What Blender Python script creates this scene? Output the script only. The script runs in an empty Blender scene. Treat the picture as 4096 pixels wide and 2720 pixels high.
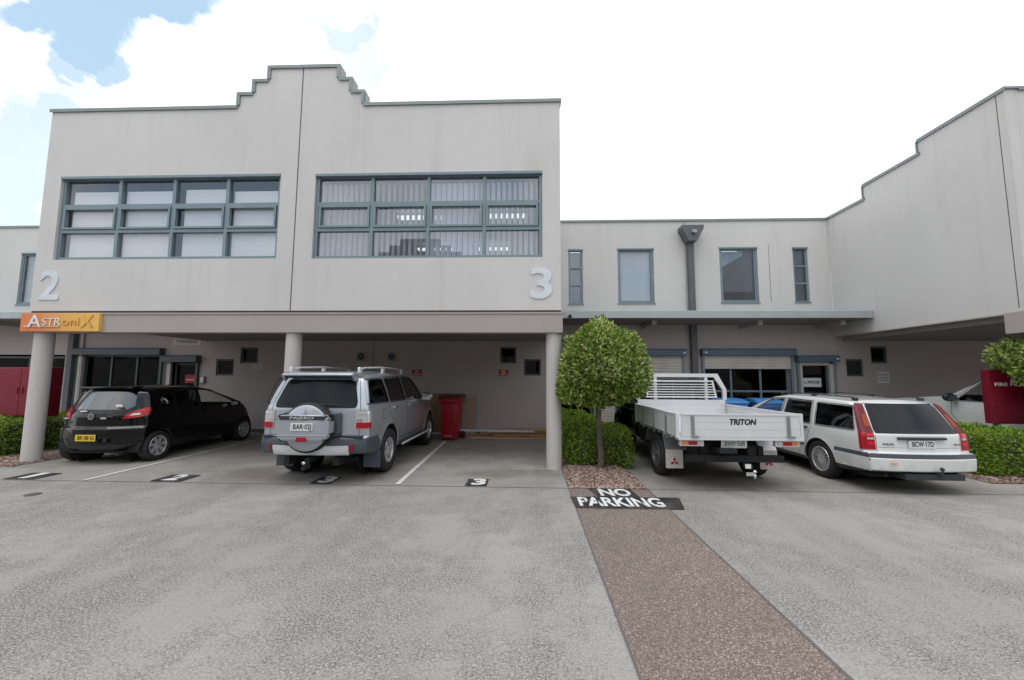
import bpy, bmesh, math, random
from mathutils import Vector, Matrix
from mathutils.bvhtree import BVHTree
from mathutils.geometry import delaunay_2d_cdt
R = math.radians
sc = bpy.context.scene
COL = sc.collection
rnd = random.Random(7)

# ------------------------------------------------------------------ materials
def nodes_of(name):
    m = bpy.data.materials.new(name); m.use_nodes = True
    nt = m.node_tree; nt.nodes.clear()
    out = nt.nodes.new('ShaderNodeOutputMaterial')
    return m, nt, out
def math_(nt, op, a, b=None, c=None):
    n = nt.nodes.new('ShaderNodeMath'); n.operation = op
    for i, v in enumerate((a, b, c)):
        if v is None: continue
        if isinstance(v, (int, float)): n.inputs[i].default_value = v
        else: nt.links.new(v, n.inputs[i])
    return n.outputs[0]
def smooth(nt, v, a, b):
    n = nt.nodes.new('ShaderNodeMapRange'); n.interpolation_type = 'SMOOTHSTEP'
    nt.links.new(v, n.inputs[0]); n.inputs[1].default_value = a; n.inputs[2].default_value = b
    return n.outputs[0]
def mixc(nt, f, a, b, mode='MIX'):
    n = nt.nodes.new('ShaderNodeMix'); n.data_type = 'RGBA'; n.blend_type = mode
    for s, v in ((0, f), (6, a), (7, b)):
        if isinstance(v, (int, float)): n.inputs[s].default_value = v
        elif isinstance(v, tuple): n.inputs[s].default_value = (*v[:3], 1)
        else: nt.links.new(v, n.inputs[s])
    return n.outputs[2]
def noise(nt, vec, scale, detail=4, rough=.55):
    n = nt.nodes.new('ShaderNodeTexNoise'); n.inputs['Scale'].default_value = scale
    n.inputs['Detail'].default_value = detail; n.inputs['Roughness'].default_value = rough
    if vec is not None: nt.links.new(vec, n.inputs['Vector'])
    return n.outputs['Fac']
def coord(nt, kind='Object'): return nt.nodes.new('ShaderNodeTexCoord').outputs[kind]
def worldpos(nt): return nt.nodes.new('ShaderNodeNewGeometry').outputs['Position']
def stretch(nt, vec, s):
    n = nt.nodes.new('ShaderNodeMapping'); n.inputs['Scale'].default_value = s
    nt.links.new(vec, n.inputs['Vector']); return n.outputs[0]
def bsdf(nt, out, col, rough=.5, metal=0., spec=.5, coat=0., bump=None, bstr=.2, bdist=.01):
    p = nt.nodes.new('ShaderNodeBsdfPrincipled')
    if isinstance(col, tuple): p.inputs['Base Color'].default_value = (*col[:3], 1)
    else: nt.links.new(col, p.inputs['Base Color'])
    if isinstance(rough, (int, float)): p.inputs['Roughness'].default_value = rough
    else: nt.links.new(rough, p.inputs['Roughness'])
    p.inputs['Metallic'].default_value = metal; p.inputs['Specular IOR Level'].default_value = spec
    p.inputs['Coat Weight'].default_value = coat; p.inputs['Coat Roughness'].default_value = .04
    if bump is not None:
        b = nt.nodes.new('ShaderNodeBump'); b.inputs['Strength'].default_value = bstr; b.inputs['Distance'].default_value = bdist
        nt.links.new(bump, b.inputs['Height']); nt.links.new(b.outputs[0], p.inputs['Normal'])
    if out is not None: nt.links.new(p.outputs[0], out.inputs[0])
    return p
def mat(name, col, rough=.5, metal=0., spec=.5, coat=0., var=.06, vscale=3., bump=0., bscale=60.):
    m, nt, out = nodes_of(name); v = coord(nt)
    c = col
    if var:
        f = noise(nt, v, vscale, 5, .6)
        lo = tuple(x*(1-var) for x in col); hi = tuple(min(1, x*(1+var)) for x in col)
        c = mixc(nt, smooth(nt, f, .3, .7), lo, hi)
    bsdf(nt, out, c, rough, metal, spec, coat, noise(nt, v, bscale, 3) if bump else None, bump, .004)
    return m
def paint(name, col, metal=0., rough=.35, coat=1., inner=(.03, .03, .032), dirt=.35):
    # car paint outside, dark lining on the inner face of the sheet metal
    m, nt, out = nodes_of(name); v = coord(nt)
    f = noise(nt, v, 2.2, 6, .65)
    c = mixc(nt, smooth(nt, f, .35, .75), tuple(x*.96 for x in col), col)
    low = nt.nodes.new('ShaderNodeSeparateXYZ'); nt.links.new(v, low.inputs[0])
    dust = math_(nt, 'MULTIPLY', smooth(nt, low.outputs[2], .65, .2), smooth(nt, noise(nt, v, 7, 6, .7), .35, .75))
    c = mixc(nt, math_(nt, 'MULTIPLY', dust, dirt), c, (.16, .145, .13))
    rr = math_(nt, 'MULTIPLY_ADD', dust, dirt, rough)
    p = bsdf(nt, None, c, rr, metal, .5, coat)
    d = bsdf(nt, None, inner, .9, 0, .1)
    mx = nt.nodes.new('ShaderNodeMixShader'); g = nt.nodes.new('ShaderNodeNewGeometry')
    nt.links.new(g.outputs['Backfacing'], mx.inputs[0]); nt.links.new(p.outputs[0], mx.inputs[1]); nt.links.new(d.outputs[0], mx.inputs[2])
    nt.links.new(mx.outputs[0], out.inputs[0]); return m
def glass(name, tint, refl=1., base=.04, rough=.0):
    # thin window glass: tinted see-through + fresnel mirror
    m, nt, out = nodes_of(name)
    t = nt.nodes.new('ShaderNodeBsdfTransparent'); t.inputs[0].default_value = (*tint, 1)
    g = nt.nodes.new('ShaderNodeBsdfGlossy'); g.inputs['Roughness'].default_value = rough; g.inputs[0].default_value = (.95, .97, 1, 1)
    lw = nt.nodes.new('ShaderNodeLayerWeight'); lw.inputs['Blend'].default_value = .5                # facing term is the same from both sides of the thin pane
    f = math_(nt, 'MULTIPLY_ADD', math_(nt, 'POWER', lw.outputs['Facing'], 4.), .9*refl, base+.035*refl)
    f = math_(nt, 'MINIMUM', f, 1.)
    mx = nt.nodes.new('ShaderNodeMixShader'); nt.links.new(f, mx.inputs[0])
    nt.links.new(t.outputs[0], mx.inputs[1]); nt.links.new(g.outputs[0], mx.inputs[2]); nt.links.new(mx.outputs[0], out.inputs[0])
    return m
def emit(name, col, s):
    m, nt, out = nodes_of(name); e = nt.nodes.new('ShaderNodeEmission'); e.inputs[0].default_value = (*col, 1); e.inputs[1].default_value = s
    nt.links.new(e.outputs[0], out.inputs[0]); return m
def wallmat(name, col, streak=.10):
    # acrylic texture coat with faint weather streaks below sills and copings
    m, nt, out = nodes_of(name); v = worldpos(nt)
    big = noise(nt, v, .45, 5, .6)
    st = noise(nt, stretch(nt, v, (2.6, 2.6, .16)), 1.5, 6, .65)
    fine = noise(nt, v, 55, 4, .6)
    c = mixc(nt, smooth(nt, big, .3, .7), tuple(x*.95 for x in col), tuple(min(1, x*1.03) for x in col))
    c = mixc(nt, math_(nt, 'MULTIPLY', smooth(nt, st, .5, .8), streak*2.2), c, tuple(x*f for x, f in zip(col, (.72, .69, .66))))
    c = mixc(nt, math_(nt, 'MULTIPLY', smooth(nt, fine, .3, .7), .10), c, tuple(x*.8 for x in col))
    bsdf(nt, out, c, .85, 0, .25, 0, fine, .25, .006); return m
def leafmat(name, dark, light, young, sub=.35):
    m, nt, out = nodes_of(name); g = nt.nodes.new('ShaderNodeNewGeometry'); v = g.outputs['Position']
    r = g.outputs['Random Per Island']
    c = mixc(nt, smooth(nt, r, .05, .95), dark, light)
    cl = smooth(nt, noise(nt, v, 3.2, 3, .6), .45, .68)
    c = mixc(nt, math_(nt, 'MULTIPLY', cl, smooth(nt, r, .35, .9)), c, young)
    p = bsdf(nt, None, c, .45, 0, .4)
    t = nt.nodes.new('ShaderNodeBsdfTranslucent'); nt.links.new(c, t.inputs[0])
    mx = nt.nodes.new('ShaderNodeMixShader'); mx.inputs[0].default_value = sub
    nt.links.new(p.outputs[0], mx.inputs[1]); nt.links.new(t.outputs[0], mx.inputs[2]); nt.links.new(mx.outputs[0], out.inputs[0]); return m

def concrete():
    m, nt, out = nodes_of('concrete'); v = worldpos(nt)
    big = noise(nt, v, .38, 6, .62); mid = noise(nt, v, 2.2, 6, .65)
    sp1 = noise(nt, v, 58, 6, .8); sp2 = noise(nt, v, 100, 3, .75); sp3 = noise(nt, v, 24, 5, .75)
    s = nt.nodes.new('ShaderNodeSeparateXYZ'); nt.links.new(v, s.inputs[0])
    drive = noise(nt, stretch(nt, v, (1.0, .25, 1)), 1.1, 7, .65)                # bands along the way cars drive in
    mott = noise(nt, v, .75, 7, .68); fleck = noise(nt, v, 4.5, 6, .7)
    worn = math_(nt, 'ADD', math_(nt, 'MULTIPLY', smooth(nt, mott, .42, .56), .6), math_(nt, 'MULTIPLY', smooth(nt, drive, .44, .60), .4))
    worn = math_(nt, 'MULTIPLY', worn, smooth(nt, fleck, .22, .55))
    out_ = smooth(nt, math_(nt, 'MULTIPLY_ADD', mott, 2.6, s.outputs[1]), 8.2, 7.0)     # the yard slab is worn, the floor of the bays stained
    c = mixc(nt, smooth(nt, big, .32, .68), (.285, .279, .268), (.355, .348, .336))
    c = mixc(nt, math_(nt, 'MULTIPLY', worn, .80), c, (.168, .162, .152))
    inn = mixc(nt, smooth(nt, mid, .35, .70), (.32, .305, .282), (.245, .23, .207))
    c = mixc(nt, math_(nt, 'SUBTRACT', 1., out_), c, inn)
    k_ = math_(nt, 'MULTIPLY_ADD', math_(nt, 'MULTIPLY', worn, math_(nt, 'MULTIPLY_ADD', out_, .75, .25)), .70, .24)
    c = mixc(nt, math_(nt, 'MULTIPLY', smooth(nt, sp1, .49, .565), k_), c, (.075, .072, .069))
    c = mixc(nt, math_(nt, 'MULTIPLY', smooth(nt, sp3, .54, .66), math_(nt, 'MULTIPLY', k_, .7)), c, (.11, .106, .10))
    c = mixc(nt, math_(nt, 'MULTIPLY', smooth(nt, sp2, .53, .63), math_(nt, 'MULTIPLY', k_, .75)), c, (.64, .63, .61))
    c = mixc(nt, math_(nt, 'MULTIPLY', smooth(nt, sp1, .45, .37), math_(nt, 'MULTIPLY', k_, .75)), c, (.68, .67, .65))
    # oil and tyre stains in the bays
    st = None
    wob = noise(nt, v, 1.6, 5, .6)
    for (x, y, rx, ry, a) in ((-4.6, 6.75, .95, .75, .75), (-3.9, 6.0, .8, .5, .35), (-.55, 6.95, .75, .4, .55), (.35, 7.0, .45, .35, .4), (-2.9, 6.9, 1.0, .8, .5),
                              (3.1, 6.6, 1.3, .7, .75), (2.3, 6.5, .4, .5, .4), (5.0, 6.45, 1.2, .45, .35), (6.6, 6.4, 1.0, .5, .4), (-.6, 9.2, 1.1, 1.2, .18), (-8.6, 7.2, .9, .5, .3), (-5.6, 7.4, .8, 1.2, .25)):
        dx = math_(nt, 'DIVIDE', math_(nt, 'SUBTRACT', s.outputs[0], x), rx); dy = math_(nt, 'DIVIDE', math_(nt, 'SUBTRACT', s.outputs[1], y), ry)
        d = math_(nt, 'SQRT', math_(nt, 'ADD', math_(nt, 'MULTIPLY', dx, dx), math_(nt, 'MULTIPLY', dy, dy)))
        d = math_(nt, 'ADD', d, math_(nt, 'MULTIPLY_ADD', wob, 1.6, -.8))
        k = math_(nt, 'MULTIPLY', smooth(nt, d, 1.15, .25), a*.9)
        st = k if st is None else math_(nt, 'MAXIMUM', st, k)
    c = mixc(nt, st, c, (.125, .103, .082))
    bsdf(nt, out, c, .9, 0, .25, 0, sp1, .12, .003); return m
def aggregate():
    m, nt, out = nodes_of('exposed_aggregate'); v = worldpos(nt)
    vo = nt.nodes.new('ShaderNodeTexVoronoi'); vo.inputs['Scale'].default_value = 135; nt.links.new(v, vo.inputs['Vector'])
    sep = nt.nodes.new('ShaderNodeSeparateColor'); nt.links.new(vo.outputs['Color'], sep.inputs[0])
    cr = nt.nodes.new('ShaderNodeValToRGB'); nt.links.new(sep.outputs[0], cr.inputs[0])
    e = cr.color_ramp; e.elements[0].position = 0; e.elements[0].color = (.10, .077, .066, 1); e.elements[1].position = 1; e.elements[1].color = (.52, .46, .41, 1)
    for p_, c_ in ((.35, (.175, .135, .117, 1)), (.68, (.245, .19, .168, 1)), (.88, (.31, .255, .225, 1))):
        q = e.elements.new(p_); q.color = c_
    big = smooth(nt, noise(nt, v, .9, 5, .6), .3, .7)
    c = mixc(nt, big, mixc(nt, .4, cr.outputs[0], (.155, .122, .107)), cr.outputs[0])
    bsdf(nt, out, c, .8, 0, .3, 0, math_(nt, 'SUBTRACT', 1., vo.outputs['Distance']), .6, .008); return m
def worn_paint(name, col, under, th):
    m, nt, out = nodes_of(name); v = worldpos(nt)
    f = math_(nt, 'MULTIPLY', smooth(nt, noise(nt, v, 34, 6, .75), th, th+.12), smooth(nt, noise(nt, v, 3.5, 4, .6), .38, .62))
    c = mixc(nt, smooth(nt, noise(nt, v, 9, 5), .3, .7), tuple(x*.9 for x in col), col)
    bsdf(nt, out, mixc(nt, math_(nt, 'MULTIPLY', f, .8), c, under), .8, 0, .25); return m
def islandmat(name, cols, rough=.8):
    m, nt, out = nodes_of(name); g = nt.nodes.new('ShaderNodeNewGeometry')
    cr = nt.nodes.new('ShaderNodeValToRGB'); nt.links.new(g.outputs['Random Per Island'], cr.inputs[0])
    e = cr.color_ramp; e.elements[0].color = (*cols[0], 1); e.elements[1].color = (*cols[-1], 1)
    for i, c_ in enumerate(cols[1:-1]): q = e.elements.new((i+1)/(len(cols)-1)); q.color = (*c_, 1)
    bsdf(nt, out, cr.outputs[0], rough, 0, .3); return m
def gradientmat():
    m, nt, out = nodes_of('sign_orange'); s = nt.nodes.new('ShaderNodeSeparateXYZ'); nt.links.new(coord(nt, 'Generated'), s.inputs[0])
    c = mixc(nt, smooth(nt, math_(nt, 'MULTIPLY_ADD', s.outputs[2], .15, s.outputs[0]), .05, 1.), (.72, .19, .055), (.80, .47, .10))
    bsdf(nt, out, c, .4, 0, .5); return m
def stripes(name, a, b, scale, axis=2, rough=.5, metal=0.):
    m, nt, out = nodes_of(name); s = nt.nodes.new('ShaderNodeSeparateXYZ'); nt.links.new(coord(nt), s.inputs[0])
    w = math_(nt, 'SINE', math_(nt, 'MULTIPLY', s.outputs[axis], scale))
    f = smooth(nt, noise(nt, coord(nt), 4, 4), .3, .7)
    c = mixc(nt, f, a, b)
    bsdf(nt, out, c, rough, metal, .5, 0, w, .5, .01); return m
def timber(name, a, b):
    m, nt, out = nodes_of(name); v = coord(nt)
    g = noise(nt, stretch(nt, v, (1.2, 22, 22)), 2.5, 6, .6); c = mixc(nt, smooth(nt, g, .3, .7), a, b)
    bsdf(nt, out, c, .7, 0, .3); return m

M = dict(
    wall=wallmat('wall_paint_grey', (.61, .596, .583), .17), taupe=wallmat('wall_paint_taupe', (.50, .44, .425), .06), beam=wallmat('beam_paint', (.41, .365, .345), .06),
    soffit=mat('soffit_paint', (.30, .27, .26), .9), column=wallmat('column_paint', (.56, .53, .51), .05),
    coping=mat('coping_metal', (.22, .255, .252), .4, .3), joint=mat('joint_sealant', (.12, .11, .11), .9), frame=mat('window_frame_blue_grey', (.185, .245, .275), .4, .1),
    darkframe=mat('window_frame_dark', (.07, .085, .085), .45), shutterbox=mat('shutter_box_blue', (.085, .135, .185), .45), shutterboxgrey=mat('shutter_box_grey', (.075, .088, .10), .45),
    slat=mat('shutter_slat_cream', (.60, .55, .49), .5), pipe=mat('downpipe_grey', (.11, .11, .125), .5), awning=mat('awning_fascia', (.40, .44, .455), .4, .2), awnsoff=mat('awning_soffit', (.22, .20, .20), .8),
    beamend=mat('awning_beam', (.42, .39, .37), .7),
    glassclear=glass('office_glass', (.955, .965, .975), 1.0, .03), glassmir=glass('reflective_glass', (.86, .90, .94), 1.0, .075), glassdark=glass('shop_glass', (.45, .47, .48), .55, .0), glassblind=glass('court_glass', (.80, .84, .88), 1.0, .06),
    blind=mat('venetian_blind', (.88, .89, .90), .6, var=.02), vblind=mat('vertical_blind', (.88, .88, .90), .7), darkroom=mat('dark_room', (.05, .05, .055), .9), room=mat('office_room', (.46, .46, .48), .9),
    carpet=mat('office_floor', (.10, .10, .11), .9), tube=emit('fluorescent_tube', (.93, 1., .90), 1.25), numeral=mat('numeral_aluminium', (.66, .69, .73), .45, .2),
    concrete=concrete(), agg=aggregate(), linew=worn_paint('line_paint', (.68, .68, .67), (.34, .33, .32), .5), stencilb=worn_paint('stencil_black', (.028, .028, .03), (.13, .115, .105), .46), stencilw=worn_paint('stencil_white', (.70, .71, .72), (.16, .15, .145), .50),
    gravelbase=mat('mulch_soil', (.17, .12, .10), .95, var=.4, vscale=30, bump=.8, bscale=40), pebble=islandmat('pebbles', [(.10, .06, .045), (.21, .14, .11), (.30, .20, .16), (.40, .30, .25), (.52, .44, .39)]),
    leaf=leafmat('tree_leaf', (.085, .15, .025), (.37, .50, .08), (.68, .71, .31)), hedge=leafmat('hedge_leaf', (.085, .17, .02), (.33, .50, .05), (.56, .64, .10)), core=mat('inner_twigs', (.06, .08, .03), .9),
    palebloom=islandmat('pale_tips', [(.30, .36, .14), (.46, .46, .24), (.55, .50, .32)]), bark=mat('bark', (.105, .085, .07), .9, var=.35, vscale=18, bump=.6, bscale=30),
    red=mat('cabinet_red', (.19, .005, .02), .38, var=.12), white=mat('white_paint', (.78, .78, .77), .5), offwhite=mat('paper_white', (.60, .58, .54), .7), signred=mat('sign_red', (.42, .012, .02), .5), black=mat('black_print', (.015, .015, .017), .5),
    greyprint=mat('grey_print', (.12, .12, .13), .6), blueprint=mat('blue_print', (.10, .14, .32), .6), orange=gradientmat(), silver=mat('sign_silver', (.80, .80, .80), .25, .75), gold=mat('sign_gold', (.75, .42, .10), .3, .6), vent=mat('vent_plastic', (.34, .31, .28), .6), iron=mat('cast_iron', (.11, .075, .06), .7),
    binred=mat('bin_red', (.36, .008, .018), .4, var=.1), binlid=mat('bin_lid_maroon', (.14, .012, .016), .35), binblue=mat('bin_blue', (.04, .16, .42), .45), bluelid=mat('bin_lid_blue', (.06, .24, .56), .45),
    ply=timber('plywood', (.36, .26, .21), (.44, .33, .27)), plydark=timber('particle_board', (.24, .15, .075), (.31, .20, .11)), plank=timber('pine_plank', (.40, .23, .12), (.58, .37, .21)), plank2=timber('old_plank', (.24, .13, .075), (.36, .21, .12)), batten=mat('white_batten', (.58, .58, .62), .5),
    tyre=mat('tyre_rubber', (.018, .018, .019), .75, var=.2, bump=.3, bscale=50), rim=mat('alloy_rim', (.66, .66, .68), .32, .6), steelrim=mat('steel_rim', (.17, .17, .18), .45, .5), well=mat('wheel_well', (.008, .008, .009), .9), underbody=mat('underbody', (.012, .012, .013), .8),
    trim=mat('dark_trim', (.028, .032, .038), .5), trimgrey=mat('bumper_grey', (.065, .08, .095), .5), rubber=mat('rubber_seal', (.008, .008, .009), .6), chrome=mat('chrome', (.75, .76, .78), .12, 1., var=0), steel=mat('steel', (.35, .36, .38), .35, .8),
    carglass=glass('tinted_car_glass', (.30, .33, .33), 1.0, .01), cleartint=glass('clear_car_glass', (.92, .96, .94), .7, .01), rearglass=mat('rear_glass', (.014, .017, .020), .09, 0, .15, var=0), hatchglass=mat('hatch_glass', (.05, .055, .06), .05, 0, 1., coat=1., var=0), dimglass=mat('dim_rear_glass', (.006, .008, .011), .05, 0, .32, var=0), lampred=mat('lamp_red', (.34, .004, .015), .2, 0, .4, coat=.15), lampbright=mat('lamp_bright_red', (.62, .015, .025), .15, coat=.2), lampclear=mat('lamp_clear', (.55, .53, .54), .15, .3, coat=.6), lampamber=mat('lamp_amber', (.72, .22, .03), .15, coat=.6), lampmix=mat('lamp_dull_amber', (.30, .06, .03), .35, 0, .2), lampdim=mat('lamp_dusky_red', (.15, .022, .034), .35, 0, .2, coat=.0),
    plate=mat('plate_white', (.66, .68, .66), .4), plateyellow=mat('plate_yellow', (.78, .52, .05), .4), seat=mat('seat_cloth', (.045, .045, .05), .9), alloy=mat('tray_aluminium', (.78, .78, .80), .42, .35, var=.03, vscale=3),
    pblack=paint('paint_black', (.0025, .0025, .003), 0, .06, .0, (.012, .012, .013), .04), psilver=paint('paint_silver_blue', (.43, .46, .505), .5, .30, .7), pwhite=paint('paint_white', (.71, .72, .705), 0, .3), pwhite2=paint('paint_white_ute', (.87, .88, .87), 0, .35),
    farwall=wallmat('far_wall', (.42, .40, .38), .1), flapw=mat('flap_cream', (.62, .56, .52), .6),
)

# ------------------------------------------------------------------ object helpers
def tag(o, label=None, cat=None, group=None, kind=None):
    if label: o['label'] = label
    if cat: o['category'] = cat
    if group: o['group'] = group
    if kind: o['kind'] = kind
    return o
def empty(name, loc=(0, 0, 0), rz=0, label=None, cat=None, group=None, sx=None):
    o = bpy.data.objects.new(name, None); COL.objects.link(o); o.location = loc; o.rotation_euler = (0, 0, rz); o.empty_display_size = .1
    return tag(o, label, cat, group)
def obj(name, bm, m, parent=None, smooth_=None, label=None, cat=None, group=None, kind=None, loc=None):
    me = bpy.data.meshes.new(name)
    if isinstance(bm, bmesh.types.BMesh): bm.to_mesh(me); bm.free()
    else: me.from_pydata(*bm)
    for x in (m if isinstance(m, (list, tuple)) else [m]): me.materials.append(M[x] if isinstance(x, str) else x)
    if smooth_ is not None:
        me.shade_smooth()
        if smooth_: me.set_sharp_from_angle(angle=R(smooth_))
    o = bpy.data.objects.new(name, me); COL.objects.link(o)
    if parent is not None: o.parent = parent
    if loc is not None: o.location = loc
    return tag(o, label, cat, group, kind)
def nb(): return bmesh.new()
def box(bm, x0, x1, y0, y1, z0, z1, mi=0, bev=0, mtx=None):
    c = Matrix.Translation(((x0+x1)/2, (y0+y1)/2, (z0+z1)/2)) @ Matrix.Diagonal((abs(x1-x0), abs(y1-y0), abs(z1-z0), 1))
    if mtx is not None: c = mtx @ c
    r = bmesh.ops.create_cube(bm, size=1, matrix=c); vs = r['verts']
    fs = {f for v in vs for f in v.link_faces}
    for f in fs: f.material_index = mi
    if bev:
        es = list({e for v in vs for e in v.link_edges})
        q = bmesh.ops.bevel(bm, geom=es, offset=bev, segments=2, affect='EDGES', profile=.5)
        for f in q['faces']: f.material_index = mi
    return bm
def cyl(bm, p, q, r0, r1=None, seg=20, mi=0, caps=True):
    p, q = Vector(p), Vector(q); d = q-p; r1 = r0 if r1 is None else r1
    mt = Matrix.Translation((p+q)/2) @ d.to_track_quat('Z', 'Y').to_matrix().to_4x4()
    r = bmesh.ops.create_cone(bm, cap_ends=caps, cap_tris=False, segments=seg, radius1=r0, radius2=r1, depth=d.length, matrix=mt)
    for f in {f for v in r['verts'] for f in v.link_faces}: f.material_index = mi
    return bm
def sphere(bm, c, r, mi=0, seg=16, scale=(1, 1, 1)):
    q = bmesh.ops.create_uvsphere(bm, u_segments=seg, v_segments=seg//2+2, radius=r, matrix=Matrix.Translation(c) @ Matrix.Diagonal((*scale, 1)))
    for f in {f for v in q['verts'] for f in v.link_faces}: f.material_index = mi
def prism(bm, pts, axis, a, b, mi=0, bev=0):
    """polygon pts extruded along axis from a to b; axis 0: pts are (y,z), 1: (x,z), 2: (x,y)"""
    def P(u, v, w): return ((w, u, v), (u, w, v), (u, v, w))[axis]
    A = [bm.verts.new(P(u, v, a)) for u, v in pts]; B = [bm.verts.new(P(u, v, b)) for u, v in pts]; n = len(pts)
    fs = [bm.faces.new(A), bm.faces.new(B)] + [bm.faces.new((A[i], A[(i+1) % n], B[(i+1) % n], B[i])) for i in range(n)]
    bmesh.ops.recalc_face_normals(bm, faces=fs)
    for f in fs: f.material_index = mi
    if bev:
        q = bmesh.ops.bevel(bm, geom=list({e for f in fs for e in f.edges}), offset=bev, segments=2, affect='EDGES', profile=.5)
        for f in q['faces']: f.material_index = mi
    return bm
def wall(bm, axis, c, th, us, vs, solid):
    """slab at coordinate c..c+th across axis (0: runs along y, 1: runs along x); cells of us x vs where solid(u,v)"""
    us, vs = sorted(set(us)), sorted(set(vs))
    g = {(i, j) for i in range(len(us)-1) for j in range(len(vs)-1) if solid((us[i]+us[i+1])/2, (vs[j]+vs[j+1])/2)}
    V = {}
    def v(i, j, k):
        if (i, j, k) not in V:
            u, z, w = us[i], vs[j], c+(th if k else 0); V[i, j, k] = bm.verts.new((w, u, z) if axis == 0 else (u, w, z))
        return V[i, j, k]
    fs = []
    for (i, j) in g:
        for k in (0, 1): fs.append(bm.faces.new((v(i, j, k), v(i+1, j, k), v(i+1, j+1, k), v(i, j+1, k))))
        for (di, dj, a, b) in ((-1, 0, (i, j), (i, j+1)), (1, 0, (i+1, j), (i+1, j+1)), (0, -1, (i, j), (i+1, j)), (0, 1, (i, j+1), (i+1, j+1))):
            if (i+di, j+dj) not in g: fs.append(bm.faces.new((v(*a, 0), v(*b, 0), v(*b, 1), v(*a, 1))))
    bmesh.ops.recalc_face_normals(bm, faces=fs); return bm
def lathe(bm, prof, c, axis, seg=32, mi=0, closed=False):
    """revolve (r, h) profile about axis direction through c"""
    mt = Matrix.Translation(c) @ Vector(axis).to_track_quat('Z', 'Y').to_matrix().to_4x4()
    rows = [[bm.verts.new(mt @ Vector((r*math.cos(2*math.pi*k/seg), r*math.sin(2*math.pi*k/seg), h))) for k in range(seg)] for r, h in prof]
    n = len(rows); fs = []
    for a in range(n if closed else n-1):
        A, B = rows[a], rows[(a+1) % n]
        for k in range(seg): fs.append(bm.faces.new((A[k], A[(k+1) % seg], B[(k+1) % seg], B[k])))
    for f in fs: f.material_index = mi
    return fs
def text(s, size, mtx, m, name, parent=None, ext=.004, bold=0., label=None, align='CENTER', width=None, shear=0):
    cu = bpy.data.curves.new(name, 'FONT'); cu.body = s; cu.size = size; cu.extrude = ext; cu.offset = bold; cu.align_x = align; cu.align_y = 'CENTER'; cu.shear = shear; cu.resolution_u = 4
    t = bpy.data.objects.new(name, cu); COL.objects.link(t)
    dg = bpy.context.evaluated_depsgraph_get(); me = bpy.data.meshes.new_from_object(t.evaluated_get(dg)); bpy.data.objects.remove(t); bpy.data.curves.remove(cu)
    if width:
        xs = [v.co.x for v in me.vertices]; k = width/(max(xs)-min(xs)); mid = (max(xs)+min(xs))/2
        for v in me.vertices: v.co.x = (v.co.x-mid)*k
    me.transform(mtx); me.materials.clear(); me.materials.append(M[m]); o = bpy.data.objects.new(name, me); COL.objects.link(o)
    if parent is not None: o.parent = parent
    return tag(o, label)
def face_front(x, y, z): return Matrix.Translation((x, y, z)) @ Matrix.Rotation(R(90), 4, 'X')     # text facing -Y
def on_ground(x, y, z): return Matrix.Translation((x, y, z))
def car_rear(x, y, z, tilt=0): return Matrix.Translation((x, y, z)) @ Matrix.Rotation(tilt, 4, 'Y') @ Matrix(((0, 0, -1, 0), (-1, 0, 0, 0), (0, 1, 0, 0), (0, 0, 0, 1)))

# ------------------------------------------------------------------ camera, world, light
cam = bpy.data.cameras.new('camera'); co = bpy.data.objects.new('camera', cam); COL.objects.link(co); sc.camera = co
cam.sensor_width = 36; cam.lens = 36*919.14/2361; cam.clip_end = 600; cam.clip_start = .05
co.matrix_world = Matrix(((.99931448, -.00107617, .03700569, 0), (.03675155, -.0916183, -.99511578, 0), (.00446132, .99579362, -.09151595, 1.65), (0, 0, 0, 1)))
SUN_EL, SUN_AZ = R(70), R(208)
w = bpy.data.worlds.new("World"); sc.world = w; w.use_nodes = True; nt = w.node_tree; nt.nodes.clear()
out = nt.nodes.new('ShaderNodeOutputWorld'); bg = nt.nodes.new('ShaderNodeBackground'); nt.links.new(bg.outputs[0], out.inputs[0])
sky = nt.nodes.new('ShaderNodeTexSky'); sky.sky_type = 'NISHITA'; sky.sun_disc = False; sky.sun_elevation = SUN_EL; sky.sun_rotation = SUN_AZ; sky.altitude = 30; sky.air_density = 1.2; sky.dust_density = .8
d = nt.nodes.new('ShaderNodeTexCoord').outputs['Generated']
s = nt.nodes.new('ShaderNodeSeparateXYZ'); nt.links.new(d, s.inputs[0]); X, Yy, Z = s.outputs
ay = math_(nt, 'MAXIMUM', math_(nt, 'ABSOLUTE', Yy), .05)
u = math_(nt, 'DIVIDE', X, ay); v = math_(nt, 'DIVIDE', Z, ay)
n1 = noise(nt, d, 5.0, 9, .62); n2 = noise(nt, stretch(nt, d, (1.3, 1, 1.6)), 7.5, 9, .6)
wu = math_(nt, 'MULTIPLY_ADD', n1, .9, -.45); wv = math_(nt, 'MULTIPLY_ADD', n2, .9, -.45)
mask = None
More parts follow.
